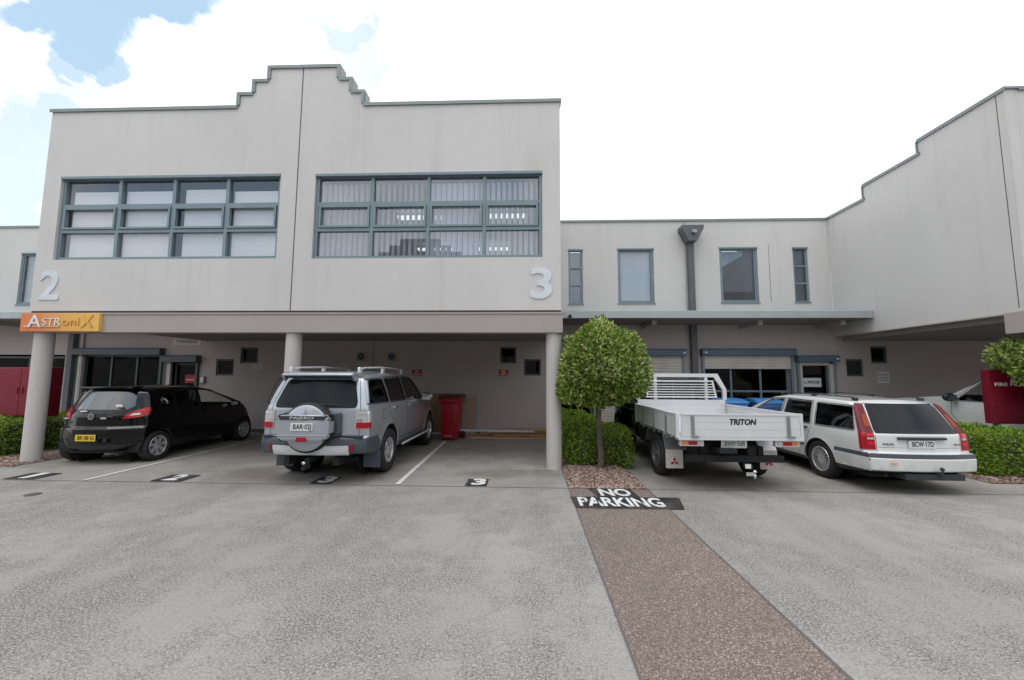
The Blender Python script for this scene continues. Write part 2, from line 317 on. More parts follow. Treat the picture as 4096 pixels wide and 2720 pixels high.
for (u0, v0, ru, rv, a, warp) in ((-1.13, 1.03, .25, .075, 1., .42), (-1.36, 1.05, .20, .06, 1., .4), (-1.22, .94, .15, .08, 1., .42), (-1.13, .87, .085, .055, .9, .42), (-1.29, .87, .09, .05, .8, .42), (-1.25, .80, .13, .045, .45, .5), (-1.42, .55, .16, .20, .62, .5), (-1.33, .70, .09, .07, .65, .45), (-1.40, .64, .12, .05, .6, .4), (-1.5, .46, .2, .1, .55, .4), (-.50, .93, .085, .05, .62, .36), (-.455, .87, .06, .06, .45, .36), (-.57, .965, .05, .03, .45, .36), (-.93, 1.06, .11, .035, .85, .4)):
    du = math_(nt, 'DIVIDE', math_(nt, 'ADD', math_(nt, 'SUBTRACT', u, u0), math_(nt, 'MULTIPLY', wu, warp)), ru)
    dv = math_(nt, 'DIVIDE', math_(nt, 'ADD', math_(nt, 'SUBTRACT', v, v0), math_(nt, 'MULTIPLY', wv, warp)), rv)
    q = math_(nt, 'SQRT', math_(nt, 'ADD', math_(nt, 'MULTIPLY', du, du), math_(nt, 'MULTIPLY', dv, dv)))
    k = math_(nt, 'MULTIPLY', smooth(nt, q, 1.20, .78), a)
    mask = k if mask is None else math_(nt, 'MAXIMUM', mask, k)
front = smooth(nt, Yy, -.05, .05)
back = math_(nt, 'MULTIPLY', smooth(nt, noise(nt, d, 2.3, 8, .6), .50, .62), .85)
blue = math_(nt, 'ADD', math_(nt, 'MULTIPLY', mask, front), math_(nt, 'MULTIPLY', back, math_(nt, 'SUBTRACT', 1., front)))
skyc = mixc(nt, 1., sky.outputs[0], (.085, .085, .085), 'MULTIPLY')
skyc = mixc(nt, 1., skyc, (.375, .51, .58), 'ADD')
cl = smooth(nt, noise(nt, d, 3.1, 8, .6), .25, .75)
clc = mixc(nt, cl, (1.10, 1.13, 1.19), (1.50, 1.50, 1.50))
fin = mixc(nt, blue, clc, skyc); nt.links.new(fin, bg.inputs[0]); bg.inputs[1].default_value = 1.0
sun = bpy.data.lights.new('sun', 'SUN'); sun.energy = 1.4; sun.angle = R(40); sun.color = (1, .97, .93)
so = bpy.data.objects.new('sun', sun); COL.objects.link(so)
sd = Vector((math.sin(SUN_AZ)*math.cos(SUN_EL), math.cos(SUN_AZ)*math.cos(SUN_EL), math.sin(SUN_EL))); so.rotation_euler = sd.to_track_quat('Z', 'Y').to_euler()
sc.view_settings.view_transform = 'Standard'; sc.view_settings.look = 'None'; sc.view_settings.exposure = 0; sc.view_settings.gamma = 1
sc.cycles.max_bounces = 8; sc.cycles.transparent_max_bounces = 16; sc.cycles.use_denoising = True; sc.cycles.caustics_reflective = False; sc.cycles.caustics_refractive = False
sc.cycles.sample_clamp_indirect = 6

# ------------------------------------------------------------------ ground
PX0, PX1 = .625, 1.78                                  # aggregate path between the bays
bm = nb(); bmesh.ops.create_grid(bm, x_segments=2, y_segments=2, size=150)
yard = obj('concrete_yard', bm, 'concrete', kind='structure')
def sheet(bm, x0, x1, y0, y1, z, mi=0):
    f = bm.faces.new([bm.verts.new(p) for p in ((x0, y0, z), (x1, y0, z), (x1, y1, z), (x0, y1, z))]); f.material_index = mi
bm = nb(); sheet(bm, PX0, PX1, -14, 6.12, .004); path = obj('aggregate_path', bm, 'agg', kind='structure')
for x0, x1, a, b in ((-6.955, -6.885, 6.17, 10.15), (-2.01, -1.93, 6.2, 10.3)):
    bm = nb(); f = bm.faces.new([bm.verts.new(p) for p in ((x0, a, .008), (x1, a, .008), (x1-.10*(x0 > -3), b, .008), (x0-.10*(x0 > -3), b, .008))]); obj('parking_line', bm, 'linew', yard)
bm = nb()
sheet(bm, -30, PX0, 6.122, 6.136, .004); sheet(bm, PX1, 30, 6.122, 6.136, .004); sheet(bm, PX0-.008, PX0+.006, -14, 7.3, .0065); sheet(bm, PX1-.008, PX1+.012, -14, 7.3, .0065)
sheet(bm, -.35, .40, 7.235, 7.247, .004); sheet(bm, -9.2, 11, -.62, -.608, .004)
obj('expansion_joint', bm, 'joint', yard)
for (xc, wd, ch) in ((-8.02, .52, '1'), (-5.62, .50, '2'), (-3.17, .34, '3'), (-.77, .33, '3')):
    bm = nb(); sheet(bm, xc-wd/2, xc+wd/2, 6.165, 6.575, .008); b = obj('bay_number', bm, 'stencilb', yard, label='white painted bay number %s on a black rectangle' % ch if ch != '3' else None)
    text(ch, .46, on_ground(xc+(.03 if ch == '3' else 0), 6.37, .0125), 'stencilw', 'numeral', b, 0, .022, width=.22 if ch != '1' else .13)
bm = nb(); prism(bm, [(.99, 5.70), (1.56, 5.70), (1.52, 6.115), (.90, 6.115)], 2, .006, .008); prism(bm, [(.622, 5.215), (1.975, 5.225), (2.09, 5.72), (.60, 5.70)], 2, .006, .0085)
np_ = obj('no_parking_stencil', bm, 'stencilb', yard, label='black painted patch with white NO PARKING letters')
text('NO', .46, on_ground(1.255, 5.90, .0125), 'stencilw', 'lettering', np_, 0, .016, width=.44)
text('PARKING', .50, on_ground(1.235, 5.46, .013), 'stencilw', 'lettering', np_, 0, .014, width=1.10)
bm = nb()
for (a, b, c_, d_) in ((.925, .945, 5.2, 5.75), (1.50, 1.515, 5.2, 5.75), (.76, .775, 5.2, 5.6)): sheet(bm, a, b, c_, d_, .0145)
obj('stencil_gap', bm, 'stencilb', np_)
bm = nb(); cyl(bm, (-6.8, 5.42, .001), (-6.8, 5.42, .009), .085, seg=28); tag(obj('utility_cover', bm, 'iron'), 'small round rusty iron cover set flush in the concrete', 'cover')
# ------------------------------------------------------------------ gravel beds
def gravel(poly, n, size, seed, h=.05):
    r = random.Random(seed); xs = [p[0] for p in poly]; ys = [p[1] for p in poly]
    x0, x1, y0, y1 = min(xs), max(xs), min(ys), max(ys)
    bm = nb(); gx, gy = 14, 22; g = []
    for j in range(gy+1):
        g.append([bm.verts.new((x0+(x1-x0)*i/gx, y0+(y1-y0)*j/gy, .006+h*min(1, 6*min(i/gx, 1-i/gx, j/gy*1.6))*(.7+.5*r.random()))) for i in range(gx+1)])
    for j in range(gy):
        for i in range(gx): bm.faces.new((g[j][i], g[j][i+1], g[j+1][i+1], g[j+1][i]))
    for _ in range(n):
        x, y = r.uniform(x0, x1), y0+(y1-y0)*r.random()**1.7
        t = min(1, 6*min((x-x0)/(x1-x0), (x1-x)/(x1-x0), (y-y0)/(y1-y0)*1.6))
        c = Vector((x, y, .008+h*max(t, 0)*.95+size*.2)); q = Matrix.Rotation(r.random()*6.3, 3, 'Z') @ Matrix.Rotation(r.gauss(0, .4), 3, 'X') @ Matrix.Diagonal((size*r.uniform(.7, 1.5), size*r.uniform(.4, .9), size*r.uniform(.25, .5)))
        vs = [bm.verts.new(c+q @ Vector(p)) for p in ((1, 0, 0), (0, 1, 0), (-1, 0, 0), (0, -1, 0), (0, 0, 1))]
        for i in range(4): bm.faces.new((vs[i], vs[(i+1) % 4], vs[4])).material_index = 1
    return bm
tag(obj('gravel_bed', gravel([(PX0+.01, 6.13), (PX1-.01, 11.3)], 5200, .021, 1), ['gravelbase', 'pebble']), 'brown bark and pebble mulch under the small tree and hedge beside the path', 'gravel bed', kind='stuff')
tag(obj('gravel_bed', gravel([(7.35, 6.75), (8.8, 11.3)], 2600, .022, 2), ['gravelbase', 'pebble']), 'mulch strip under the hedge beside the white station wagon', 'gravel bed', kind='stuff')
tag(obj('gravel_bed', gravel([(-11.4, 7.0), (-9.2, 11.3)], 2200, .022, 3), ['gravelbase', 'pebble']), 'mulch strip under the hedge behind the round column by the black hatchback', 'gravel bed', kind='stuff')
# ------------------------------------------------------------------ buildings
YF, YB, YBF = 7.30, 11.52, 7.15
XL, XR, XW = -9.64, .632, 8.69
def bars(bm, x0, x1, z0, z1, y0, y1, cols, rows, fw, mw, us=None):
    """window frame with mullions and transoms"""
    box(bm, x0, x1, y0, y1, z0, z0+fw); box(bm, x0, x1, y0, y1, z1-fw, z1)
    box(bm, x0, x0+fw, y0, y1, z0+fw, z1-fw); box(bm, x1-fw, x1, y0, y1, z0+fw, z1-fw)
    for x in cols: box(bm, x-mw/2, x+mw/2, y0+.003, y1-.003, z0+fw, z1-fw)
    xs = [x0+fw-mw/2]+list(cols)+[x1-fw+mw/2]
    for z in rows:
        for a, b in zip(xs, xs[1:]): box(bm, a+mw/2, b-mw/2, y0+.001, y1-.001, z-mw/2, z+mw/2)
def room(parent, x0, x1, y0, y1, z0, z1, m='darkroom', floor=None):
    bm = nb(); box(bm, x0, x1, y0, y1, z0, z1)
    for f in list(bm.faces):
        if f.normal.y < -.5: bm.faces.remove(f)
    bmesh.ops.reverse_faces(bm, faces=list(bm.faces))
    return obj('room_interior', bm, m, parent)
def pane(parent, x0, x1, z0, z1, y, m):
    bm = nb(); box(bm, x0, x1, y, y+.006, z0, z1); return obj('pane', bm, m, parent)
def small_window(parent, x0, x1, z0, z1, y=YB, m='darkframe', lit=False):
    bm = nb(); bars(bm, x0, x1, z0, z1, y+.035, y+.10, [], [], .05, .04); f = obj('window', bm, m, parent)
    pane(f, x0+.05, x1-.05, z0+.05, z1-.05, y+.06, 'glassdark')
    bm = nb(); bars(bm, x0+.052, x1-.16, z0+.052, z1-.09, y+.07, y+.10, [], [], .02, .02); obj('sash', bm, m, f)
    room(f, x0, x1, y+.11, y+.9, z0-.3, z1+.3)
    if lit: bm = nb(); box(bm, x0+.09, x1-.13, y+.5, y+.53, z0+.30, z0+.322); obj('lamp_tube', bm, 'tube', f)
def shutter(parent, x0, x1, ztop, box_h, zbot, y, boxm, slats=True):
    bm = nb(); prism(bm, [(y-.20, ztop-.03), (y-.17, ztop), (y-.002, ztop), (y-.002, ztop-box_h), (y-.20, ztop-box_h)], 0, x0, x1); b = obj('shutter_box', bm, boxm, parent)
    for xa in (x0+.05, x1-.12):
        if boxm == 'shutterbox' and (xa == x0+.05) == (x0 < 5): pass
    bm = nb(); bx = x1-.10 if x0 < 4 or x0 > 7.4 else x0+.06
    if boxm == 'shutterbox': box(bm, bx, bx+.07, y-.206, y-.20, ztop-box_h+.06, ztop-box_h+.10); obj('shutter_badge', bm, 'white', b)
    else: bm.free()
    for xa in (x0+.03, x1-.10):
        bm = nb(); box(bm, xa, xa+.07, y-.07, y-.003, 0.02, ztop-box_h-.002); obj('shutter_guide', bm, 'frame' if boxm == 'shutterbox' else 'darkframe', b)
    if slats:
        bm = nb(); z = ztop-box_h-.002
        while z > zbot:
            prism(bm, [(y-.05, z-.072), (y-.058, z-.05), (y-.058, z-.018), (y-.05, z), (y-.035, z), (y-.035, z-.072)], 0, x0+.102, x1-.102); z -= .075
        obj('roller_curtain', bm, 'slat', b)
def shopfront(parent, x0, x1, z1, cols, trans, y, fm, gm='glassdark', depth=2.2):
    bm = nb(); bars(bm, x0, x1, .03, z1, y+.08, y+.15, cols, trans, .06, .055); f = obj('shopfront', bm, fm, parent)
    xs = [x0+.03]+list(cols)+[x1-.03]; zs = [.06]+list(trans)+[z1-.03]
    for a, b in zip(xs, xs[1:]):
        for c_, d_ in zip(zs, zs[1:]): pane(f, a+.03, b-.03, c_+.03, d_-.03, y+.11, gm)
    room(f, x0-.3, x1+.3, y+.21, y+depth, -.01, z1+.3)
    return f

# ---- block with bays 2 and 3
blk = empty('office_block', ((XL+XR)/2, YF, 0), 0, 'grey rendered upper storey on round columns with stepped parapet and numerals 2 and 3', 'building')
def adopt(e, before):
    bpy.context.view_layer.update()
    inv = Matrix.Translation(e.location).inverted()
    for o in set(bpy.data.objects)-before:
        if o.parent == e and o.type == 'MESH' : o.data.transform(inv) if o.data.users == 1 else None
        elif o.parent is not None and o.type == 'MESH':
            q = o
            while q.parent is not None: q = q.parent
            if q == e: o.data.transform(inv)
before = set(bpy.data.objects)
ZB, ZT = 2.877, 6.98
steps = [(-5.769, -3.228, 7.255), (-5.47, -3.485, 7.53), (-5.172, -3.743, 7.81)]
W1 = (-9.29, -4.81, 3.89, 5.585); W2 = (-4.115, .292, 3.88, 5.568)
def fsolid(x, z):
    for a, b, c_, d_ in (W1, W2):
        if a < x < b and c_ < z < d_: return False
    if z < ZT: return True
    return any(a < x < b and z < t for a, b, t in steps)
bm = nb(); wall(bm, 1, YF, .2, [XL, XR]+[v for s_ in steps for v in s_[:2]]+[W1[0], W1[1], W2[0], W2[1]], [ZB, ZT]+[s_[2] for s_ in steps]+[W1[2], W1[3], W2[2], W2[3]], fsolid)
obj('wall', bm, 'wall', blk)
bm = nb()
bm.free()
for x in (XL, XR-.2): bm = nb(); wall(bm, 0, x, .2, [YF+.203, YB-.003], [ZB-.05, ZT], lambda u, v_: True); obj('side_wall', bm, 'wall', blk)
bm = nb(); box(bm, XL+.21, XR-.21, YF+.21, YB+6, 6.45, 6.6); obj('roof', bm, 'soffit', blk)
bm = nb(); cp = .03                                      # metal coping that follows the steps
segs = [(XL, -5.769, ZT), (-5.769, -5.47, 7.255), (-5.47, -5.172, 7.53), (-5.172, -3.743, 7.81), (-3.743, -3.485, 7.53), (-3.485, -3.228, 7.255), (-3.228, XR, ZT)]
for i, (a, b, z) in enumerate(segs):
    l = -cp if i == 0 or z > segs[i-1][2] else .0; r_ = cp if i == 6 or z > segs[i+1][2] else 0
    box(bm, a+l, b+r_, YF-cp, YF+.2+cp, z+.002, z+.034)
    box(bm, a+l, b+r_, YF-cp, YF-cp+.012, z-.03, z+.0015)
for i in range(6):
    z0, z1 = sorted((segs[i][2], segs[i+1][2])); x = segs[i][1]; s_ = -1 if segs[i+1][2] > segs[i][2] else 1
    box(bm, x+s_*.002, x+s_*cp, YF-cp+.001, YF+.2+cp-.001, z0+.035, z1+.0015)
    box(bm, min(x-s_*.04, x+s_*cp), max(x-s_*.04, x+s_*cp), YF-cp+.002, YF-.002, z0+.035, z1-.031)
obj('coping', bm, 'coping', blk)
bm = nb(); box(bm, -4.485, -4.465, YF-.0025, YF+.05, ZB+.001, 7.80); obj('wall_joint', bm, 'joint', blk)
bm = nb(); box(bm, XL-.02, XR+.025, YF-.035, YF+.24, 2.458, 2.80); box(bm, XL-.035, XR+.04, YF-.05, YF+.15, 2.802, 2.832); obj('beam', bm, 'beam', blk)
bm = nb(); box(bm, XL, XR, YF+.03, YF+.2, 2.834, 2.876); obj('shadow_gap', bm, 'joint', blk)
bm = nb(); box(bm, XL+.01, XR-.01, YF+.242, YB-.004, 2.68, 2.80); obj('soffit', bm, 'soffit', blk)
for x, y in ((-9.42, 7.42), (-4.455, 7.45), (.50, 7.45)):
    bm = nb(); cyl(bm, (x, y, 0), (x, y, 2.457), .142, seg=40); obj('column', bm, 'column', blk, 40)
# strip windows
for (x0, x1, z0, z1), cols, kind in ((W1, (-8.10, -6.985, -5.895), 'venetian'), (W2, (-3.0, -1.90, -.815), 'vertical')):
    bm = nb(); rows = (z0+.585, z0+1.105); bars(bm, x0+.001, x1-.001, z0+.001, z1-.001, YF+.05, YF+.13, cols, rows, .06, .064)
    box(bm, x0, x1, YF-.012, YF+.05, z1-.05, z1-.0015)                       # head flashing
    f = obj('strip_window', bm, 'frame', blk)
    xs = [x0+.04]+list(cols)+[x1-.04]; zs = [z0+.04, *rows, z1-.04]
    for i, (a, b) in enumerate(zip(xs, xs[1:])):
        for j, (c_, d_) in enumerate(zip(zs, zs[1:])):
            pane(f, a+.036, b-.036, c_+.036, d_-.036, YF+.095, 'glassclear' if kind == 'venetian' else 'glassmir')
            if j == 1:
                bm = nb(); bars(bm, a+.04, b-.04, c_+.04, d_-.04, YF+.03, YF+.0945, [], [], .038, .03); obj('awning_sash', bm, 'frame', f)
    for i, (a, b) in enumerate(zip(xs, xs[1:])):
        bm = nb()
        if kind == 'venetian':
            z = z0+.05; top = z1-(.27, .27, .25, .28)[i]; off = (.10, .05, .16, .07)[i]
            while z < top: box(bm, a+off, b-.03, YF+.15, YF+.166, z, z+.0215); z += .024
            obj('venetian_blind', bm, 'blind', f)
        else:
            n = 10; ang = (62, 78, 30, 48)[i]
            for k in range(n):
                x = a+(k+.5)*(b-a)/n; box(bm, -.05, .05, -.001, .001, z0+.06, z1-.12, mtx=Matrix.Translation((x, YF+.215, 0)) @ Matrix.Rotation(R(ang+rnd.gauss(0, 3)), 4, 'Z'))
            obj('vertical_blind', bm, 'vblind', f)
    room(f, x0-.1, x1+.1, YF+.205, YF+6.6, 3.3, 6.2, 'room')
    if kind == 'vertical':
        for (xc, yc) in ((-2.95, 10.55), (-.62, 10.5), (-3.15, 13.3), (-1.15, 13.3)): bm = nb(); box(bm, xc-.6, xc+.6, yc-.09, yc+.09, 5.98, 6.04); obj('ceiling_light', bm, 'tube', f)
for ch, x in (('2', -9.28), ('3', .27)):
    text(ch, .80, face_front(x, YF-.0085, 3.35), 'numeral', 'numeral', blk, .0075, .018, 'large pale numeral %s on the wall' % ch, width=.40)
# ground floor back wall of the car bays
def back_wall(x0, x1, holes, z1, m, parent, z0=0):
    bm = nb(); us = [x0, x1]+[v for h in holes for v in h[:2]]; vs = [z0, z1]+[v for h in holes for v in h[2:]]
    wall(bm, 1, YB, .2, us, vs, lambda x, z: not any(a < x < b and c_ < z < d_ for a, b, c_, d_ in holes)); return obj('back_wall', bm, m, parent)
SW = [(-9.21, -8.67, 1.645, 2.14), (-8.49, -7.955, 2.005, 2.48), (-.775, -.305, 2.03, 2.505), (-.08, .405, 1.685, 2.155)]
back_wall(XL+.19, XR-.003, SW, 3.1, 'taupe', blk)
for h in SW: small_window(blk, *h)
for x in (-4.84, -3.937):
    bm = nb(); box(bm, x-.135, x+.135, YB-.05, YB-.002, 2.085, 2.345, 0, .012); fan = obj('exhaust_fan', bm, 'vent', blk)
    bm = nb(); cyl(bm, (x, YB-.054, 2.215), (x, YB-.0505, 2.215), .098, seg=28); obj('fan_opening', bm, 'black', fan)
    bm = nb(); cyl(bm, (x, YB-.065, 2.215), (x, YB-.0545, 2.215), .03, seg=16)
    for k in range(5):
        a = k*1.2566; box(bm, -.012, .012, -.004, .0, .03, .095, mtx=Matrix.Translation((x, YB-.056, 2.215)) @ Matrix.Rotation(a, 4, 'Y'))
    obj('fan_blade', bm, 'greyprint', fan)
bm = nb(); box(bm, -4.49, -4.475, YB-.0025, YB, 0, 2.67); box(bm, XL+.19, XR, YB-.012, YB, 0, .10); obj('wall_joint', bm, 'joint', blk)
adopt(blk, before)

# ---- recessed wing (court between two blocks); dx shifts the same design to the next court
def wing(x0, x1, dx, full, label):
    before = set(bpy.data.objects); e = empty('recessed_wing', ((x0+x1)/2, YB, 0), 0, label, 'building')
    ups = [(1.22, 1.64, 3.755, 5.40), (2.655, 3.70, 3.775, 5.415), (5.585, 6.665, 3.785, 5.425), (7.66, 8.08, 3.795, 5.41)]
    ups = [(a+dx, b+dx, c_, d_) for a, b, c_, d_ in ups if x0 < a+dx < x1-.4]
    low = [(.82+dx, 1.90+dx, 0, 2.1), (2.02+dx, 4.42+dx, 0, 2.25), (4.98+dx, 7.40+dx, 0, 2.25), (7.57+dx, 8.56+dx, 0, 2.08)]
    low = [h for h in low if h[0] > x0]
    bm = nb(); us = [x0, x1]+[v for h in ups for v in h[:2]]; vs = [3.24, 6.244]+[v for h in ups for v in h[2:]]
    wall(bm, 1, YB, .2, us, vs, lambda x, z: not any(a < x < b and c_ < z < d_ for a, b, c_, d_ in ups)); obj('upper_wall', bm, 'wall', e)
    back_wall(x0, x1, low, 3.236, 'taupe', e)
    bm = nb(); box(bm, x0, x1, YB-.03, YB+.23, 6.246, 6.274); box(bm, x0, x1, YB-.03, YB-.018, 6.21, 6.2455); obj('coping', bm, 'coping', e)
    bm = nb(); box(bm, x0, x1, YB+.21, YB+7, 5.9, 6.0); obj('roof', bm, 'soffit', e)
    bm = nb()
    for x in (4.615+dx, 6.99+dx):
        if x0 < x < x1: box(bm, x-.006, x+.006, YB-.002, YB+.01, 3.3 if x < 5+dx else 3.8, 6.2 if x < 5+dx else 5.5)
    obj('wall_joint', bm, 'joint', e)
    for (a, b, c_, d_) in ups:
        nar = b-a < .6; bm = nb(); rows = [c_+(d_-c_)*.345, c_+(d_-c_)*.66] if nar else []
        bars(bm, a, b, c_, d_, YB+.03, YB+.11, [], rows, .055, .05); box(bm, a-.01, b+.01, YB-.02, YB+.03, d_-.045, d_-.001); box(bm, a-.02, b+.02, YB-.02, YB+.03, c_-.02, c_+.012)
        if not nar: bars(bm, a+.056, b-.056, c_+.056, d_-.056, YB+.045, YB+.09, [], [], .035, .03)
        f = obj('window', bm, 'frame', e)
        zs = [c_+.03]+rows+[d_-.03]
        for p_, q_ in zip(zs, zs[1:]): pane(f, a+.055, b-.055, p_+.025, q_-.025, YB+.075, 'glassblind')
        bm = nb(); z = c_+.06+(.30 if 5 < a-dx < 6 else 0)
        solid = 2 < a-dx < 3
        if solid: box(bm, a+.06, b-.06, YB+.16, YB+.165, c_+.06, d_-.06)
        else:
            while z < d_-.1: box(bm, a+.06, b-.06, YB+.16, YB+.185, z, z+.003); z += .022
        obj('venetian_blind' if not solid else 'roller_blind', bm, 'blind' if not solid else 'white', f)
        room(f, a-.3, b+.3, YB+.22, YB+3, 3.3, 5.85, 'room')
        if not solid:
            bm = nb(); box(bm, a-.1, b+.1, YB+1.2, YB+1.3, 5.70, 5.74); obj('ceiling_light', bm, 'tube', f)
    # awning over the shopfronts
    bm = nb(); prism(bm, [(10.2, 3.16), (10.2, 3.335), (10.26, 3.355), (YB-.003, 3.30), (YB-.003, 3.16)], 0, x0+.02, x1-.02); aw = obj('awning', bm, 'awning', e)
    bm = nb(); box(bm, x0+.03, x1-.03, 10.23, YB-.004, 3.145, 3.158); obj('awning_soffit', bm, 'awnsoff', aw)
    for x in (3.36, 6.1, 8.2):
        if x0 < x+dx < x1: bm = nb(); box(bm, x+dx-.06, x+dx+.06, 10.55, YB-.003, 3.03, 3.143); obj('awning_bracket', bm, 'beamend', aw)
    # rainwater head and downpipe
    bm = nb(); px = 4.73+dx
    prism(bm, [(px-.31, 5.98), (px+.30, 5.98), (px+.30, 5.90), (px+.10, 5.52), (px-.13, 5.52), (px-.31, 5.88)], 1, YB-.34, YB-.003); hp = obj('rainwater_head', bm, 'pipe', e)
    bm = nb(); box(bm, px-.06, px+.08, YB-.42, YB-.343, 5.74, 5.82, 0, .01); sphere(bm, (px+.01, YB-.43, 5.73), .035); obj('flood_light', bm, 'vent', hp)
    bm = nb(); box(bm, px-.09, px+.07, YB-.16, YB-.02, 3.36, 5.518); box(bm, px-.085, px+.075, YB-.16, YB-.02, .02, 3.14); box(bm, px-.1, px+.085, YB-.17, YB-.003, 1.9, 1.93); obj('downpipe', bm, 'pipe', e)
    if full:
        shopfront(e, 2.02+dx, 4.42+dx, 2.25, [3.2+dx], [1.27], YB, 'frame')
        shutter(e, 1.93+dx, 4.485+dx, 2.45, .19, .05, YB, 'shutterbox')
        f = shopfront(e, 4.98+dx, 7.40+dx, 2.25, [5.80+dx, 6.62+dx], [1.27], YB, 'frame'); shutter(e, 4.92+dx, 7.49+dx, 2.46, .19, 1.93, YB, 'shutterbox')
        shutter(e, 7.53+dx, 8.64+dx, 2.275, .175, 2.06, YB, 'shutterbox', False)
        d1 = shopfront(e, 7.63+dx, 8.50+dx, 2.06, [], [], YB, 'frame'); d1.name = 'glass_door'
        bm = nb(); box(bm, 7.66+dx, 8.47+dx, YB-.04, YB-.03, 2.0, 2.09); obj('door_head', bm, 'slat', d1)
        bm = nb(); box(bm, 7.60+dx, 7.70+dx, YB-.06, YB+.02, 0.02, 2.04); box(bm, 8.44+dx, 8.54+dx, YB-.06, YB+.02, 0.02, 2.04); obj('door_jamb', bm, 'column', d1)
        bm = nb(); box(bm, 8.34+dx, 8.39+dx, YB+.03, YB+.075, .95, 1.15); obj('door_handle', bm, 'white', d1)
        d2 = shopfront(e, .84+dx, 1.88+dx, 2.08, [], [.98], YB, 'shutterbox'); d2.name = 'glass_door'
    else:
        f = shopfront(e, 4.98+dx, 7.40+dx, 2.25, [5.80+dx, 6.60+dx], [1.27], YB, 'darkframe'); shutter(e, 4.80+dx, 7.53+dx, 2.445, .20, 2.2, YB, 'shutterboxgrey', False)
        shutter(e, 7.555+dx, 8.645+dx, 2.235, .20, 2.0, YB, 'shutterboxgrey', False)
        d1 = shopfront(e, 7.80+dx, 8.52+dx, 2.02, [], [], YB, 'darkframe'); d1.name = 'glass_door'
        bm = nb(); box(bm, 7.62+dx, 7.78+dx, YB-.06, YB+.02, 0.02, 2.03); obj('door_jamb', bm, 'column', d1)
        bm = nb(); box(bm, 5.04+dx-.16, 5.04+dx-.02, YB-.06, YB+.02, 0.02, 2.2); obj('door_jamb', bm, 'column', f)
        bm = nb(); box(bm, 8.12+dx, 8.44+dx, YB+.09, YB+.098, 1.42, 1.66); nn = obj('door_notice', bm, 'signred', d1); text('TWINHEAD', .07, face_front(8.28+dx, YB+.087, 1.51), 'white', 'lettering', nn, .001, .001, width=.28)
        bm = nb(); box(bm, 8.14+dx, 8.38+dx, YB+.09, YB+.098, 1.0, 1.32); obj('door_notice', bm, 'greyprint', d1)
        shopfront(e, 2.02+dx, 4.42+dx, 2.2, [3.2+dx], [1.27], YB, 'darkframe')
        bm = nb(); cyl(bm, (4.99+dx-.02, YB-.05, .02), (4.99+dx-.02, YB-.05, 3.1), .035, seg=12); obj('conduit', bm, 'column', e)
    adopt(e, before); return e
wing(XR, XW, 0, True, 'set back wing with cream shutters, blue shutter boxes and an awning')
wing(-24.0, XL+.19, -18.33, False, 'set back wing with grey shutter boxes seen behind the black hatchback')

# ---- next block, seen along its side wall
before = set(bpy.data.objects); b2 = empty('office_block', (XW+4, YBF, 0), 0, 'grey block whose side wall steps up towards the yard above a dark car bay', 'building')
bm = nb(); sy = [(YBF, 8.765, 6.908), (8.765, 10.24, 6.606), (10.24, YB-.003, 6.244)]
wall(bm, 0, XW, .2, [YBF, 8.765, 10.24, YB-.003], [2.834, 6.244, 6.606, 6.908], lambda y, z: any(a < y < b and z < t for a, b, t in sy)); obj('side_wall', bm, 'wall', b2)
bm = nb(); wall(bm, 1, YBF, .2, [XW+.203, XW+9], [2.86, 6.908], lambda x, z: True); obj('wall', bm, 'wall', b2)
bm = nb()
for a, b, t in sy:
    box(bm, XW-.03, XW+.23, a-(.03 if a > 8 or a == YBF else 0), b, t+.002, t+.042); box(bm, XW-.03, XW-.018, a-(.03 if a > 8 or a == YBF else 0), b, t-.028, t+.0015)
box(bm, XW+.231, XW+9, YBF-.03, YBF+.23, 6.91, 6.95); box(bm, XW+.231, XW+9, YBF-.03, YBF-.018, 6.88, 6.9095)
for y, z0, z1 in ((8.765, 6.65, 6.909), (10.24, 6.287, 6.607)): box(bm, XW-.029, XW+.229, y+.002, y+.03, z0, z1)
obj('coping', bm, 'coping', b2)
bm = nb(); box(bm, XW-.0025, XW+.01, 7.275, 7.288, 2.9, 6.87); obj('wall_joint', bm, 'joint', b2)
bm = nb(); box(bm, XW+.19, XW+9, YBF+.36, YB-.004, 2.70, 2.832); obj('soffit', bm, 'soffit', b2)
bm = nb(); box(bm, XW-.035, XW+9, YBF-.02, YBF+.34, 2.46, 2.832); obj('beam', bm, 'beam', b2)
bm = nb(); box(bm, XW-.01, XW+.19, YBF+.342, YB-.004, 2.805, 2.833); obj('wall_foot', bm, 'taupe', b2)
bm = nb(); cyl(bm, (XW+.33, YBF+.15, 0), (XW+.33, YBF+.15, 2.459), .142, seg=36); obj('column', bm, 'column', b2, 40)
SW2 = [(8.94, 9.40, 1.70, 2.185), (9.63, 10.075, 2.065, 2.54)]
back_wall(XW+.003, XW+9, SW2, 3.1, 'taupe', b2)
for i, h in enumerate(SW2): small_window(b2, *h, lit=i == 1)
bm = nb(); box(bm, XW+.2, XW+9, YBF+.21, YB+6, 6.2, 6.3); obj('roof', bm, 'soffit', b2)
bm = nb(); box(bm, XW+8.8, XW+9, YBF+.21, YB-.01, 0, 2.69); obj('end_wall', bm, 'taupe', b2)
adopt(b2, before)
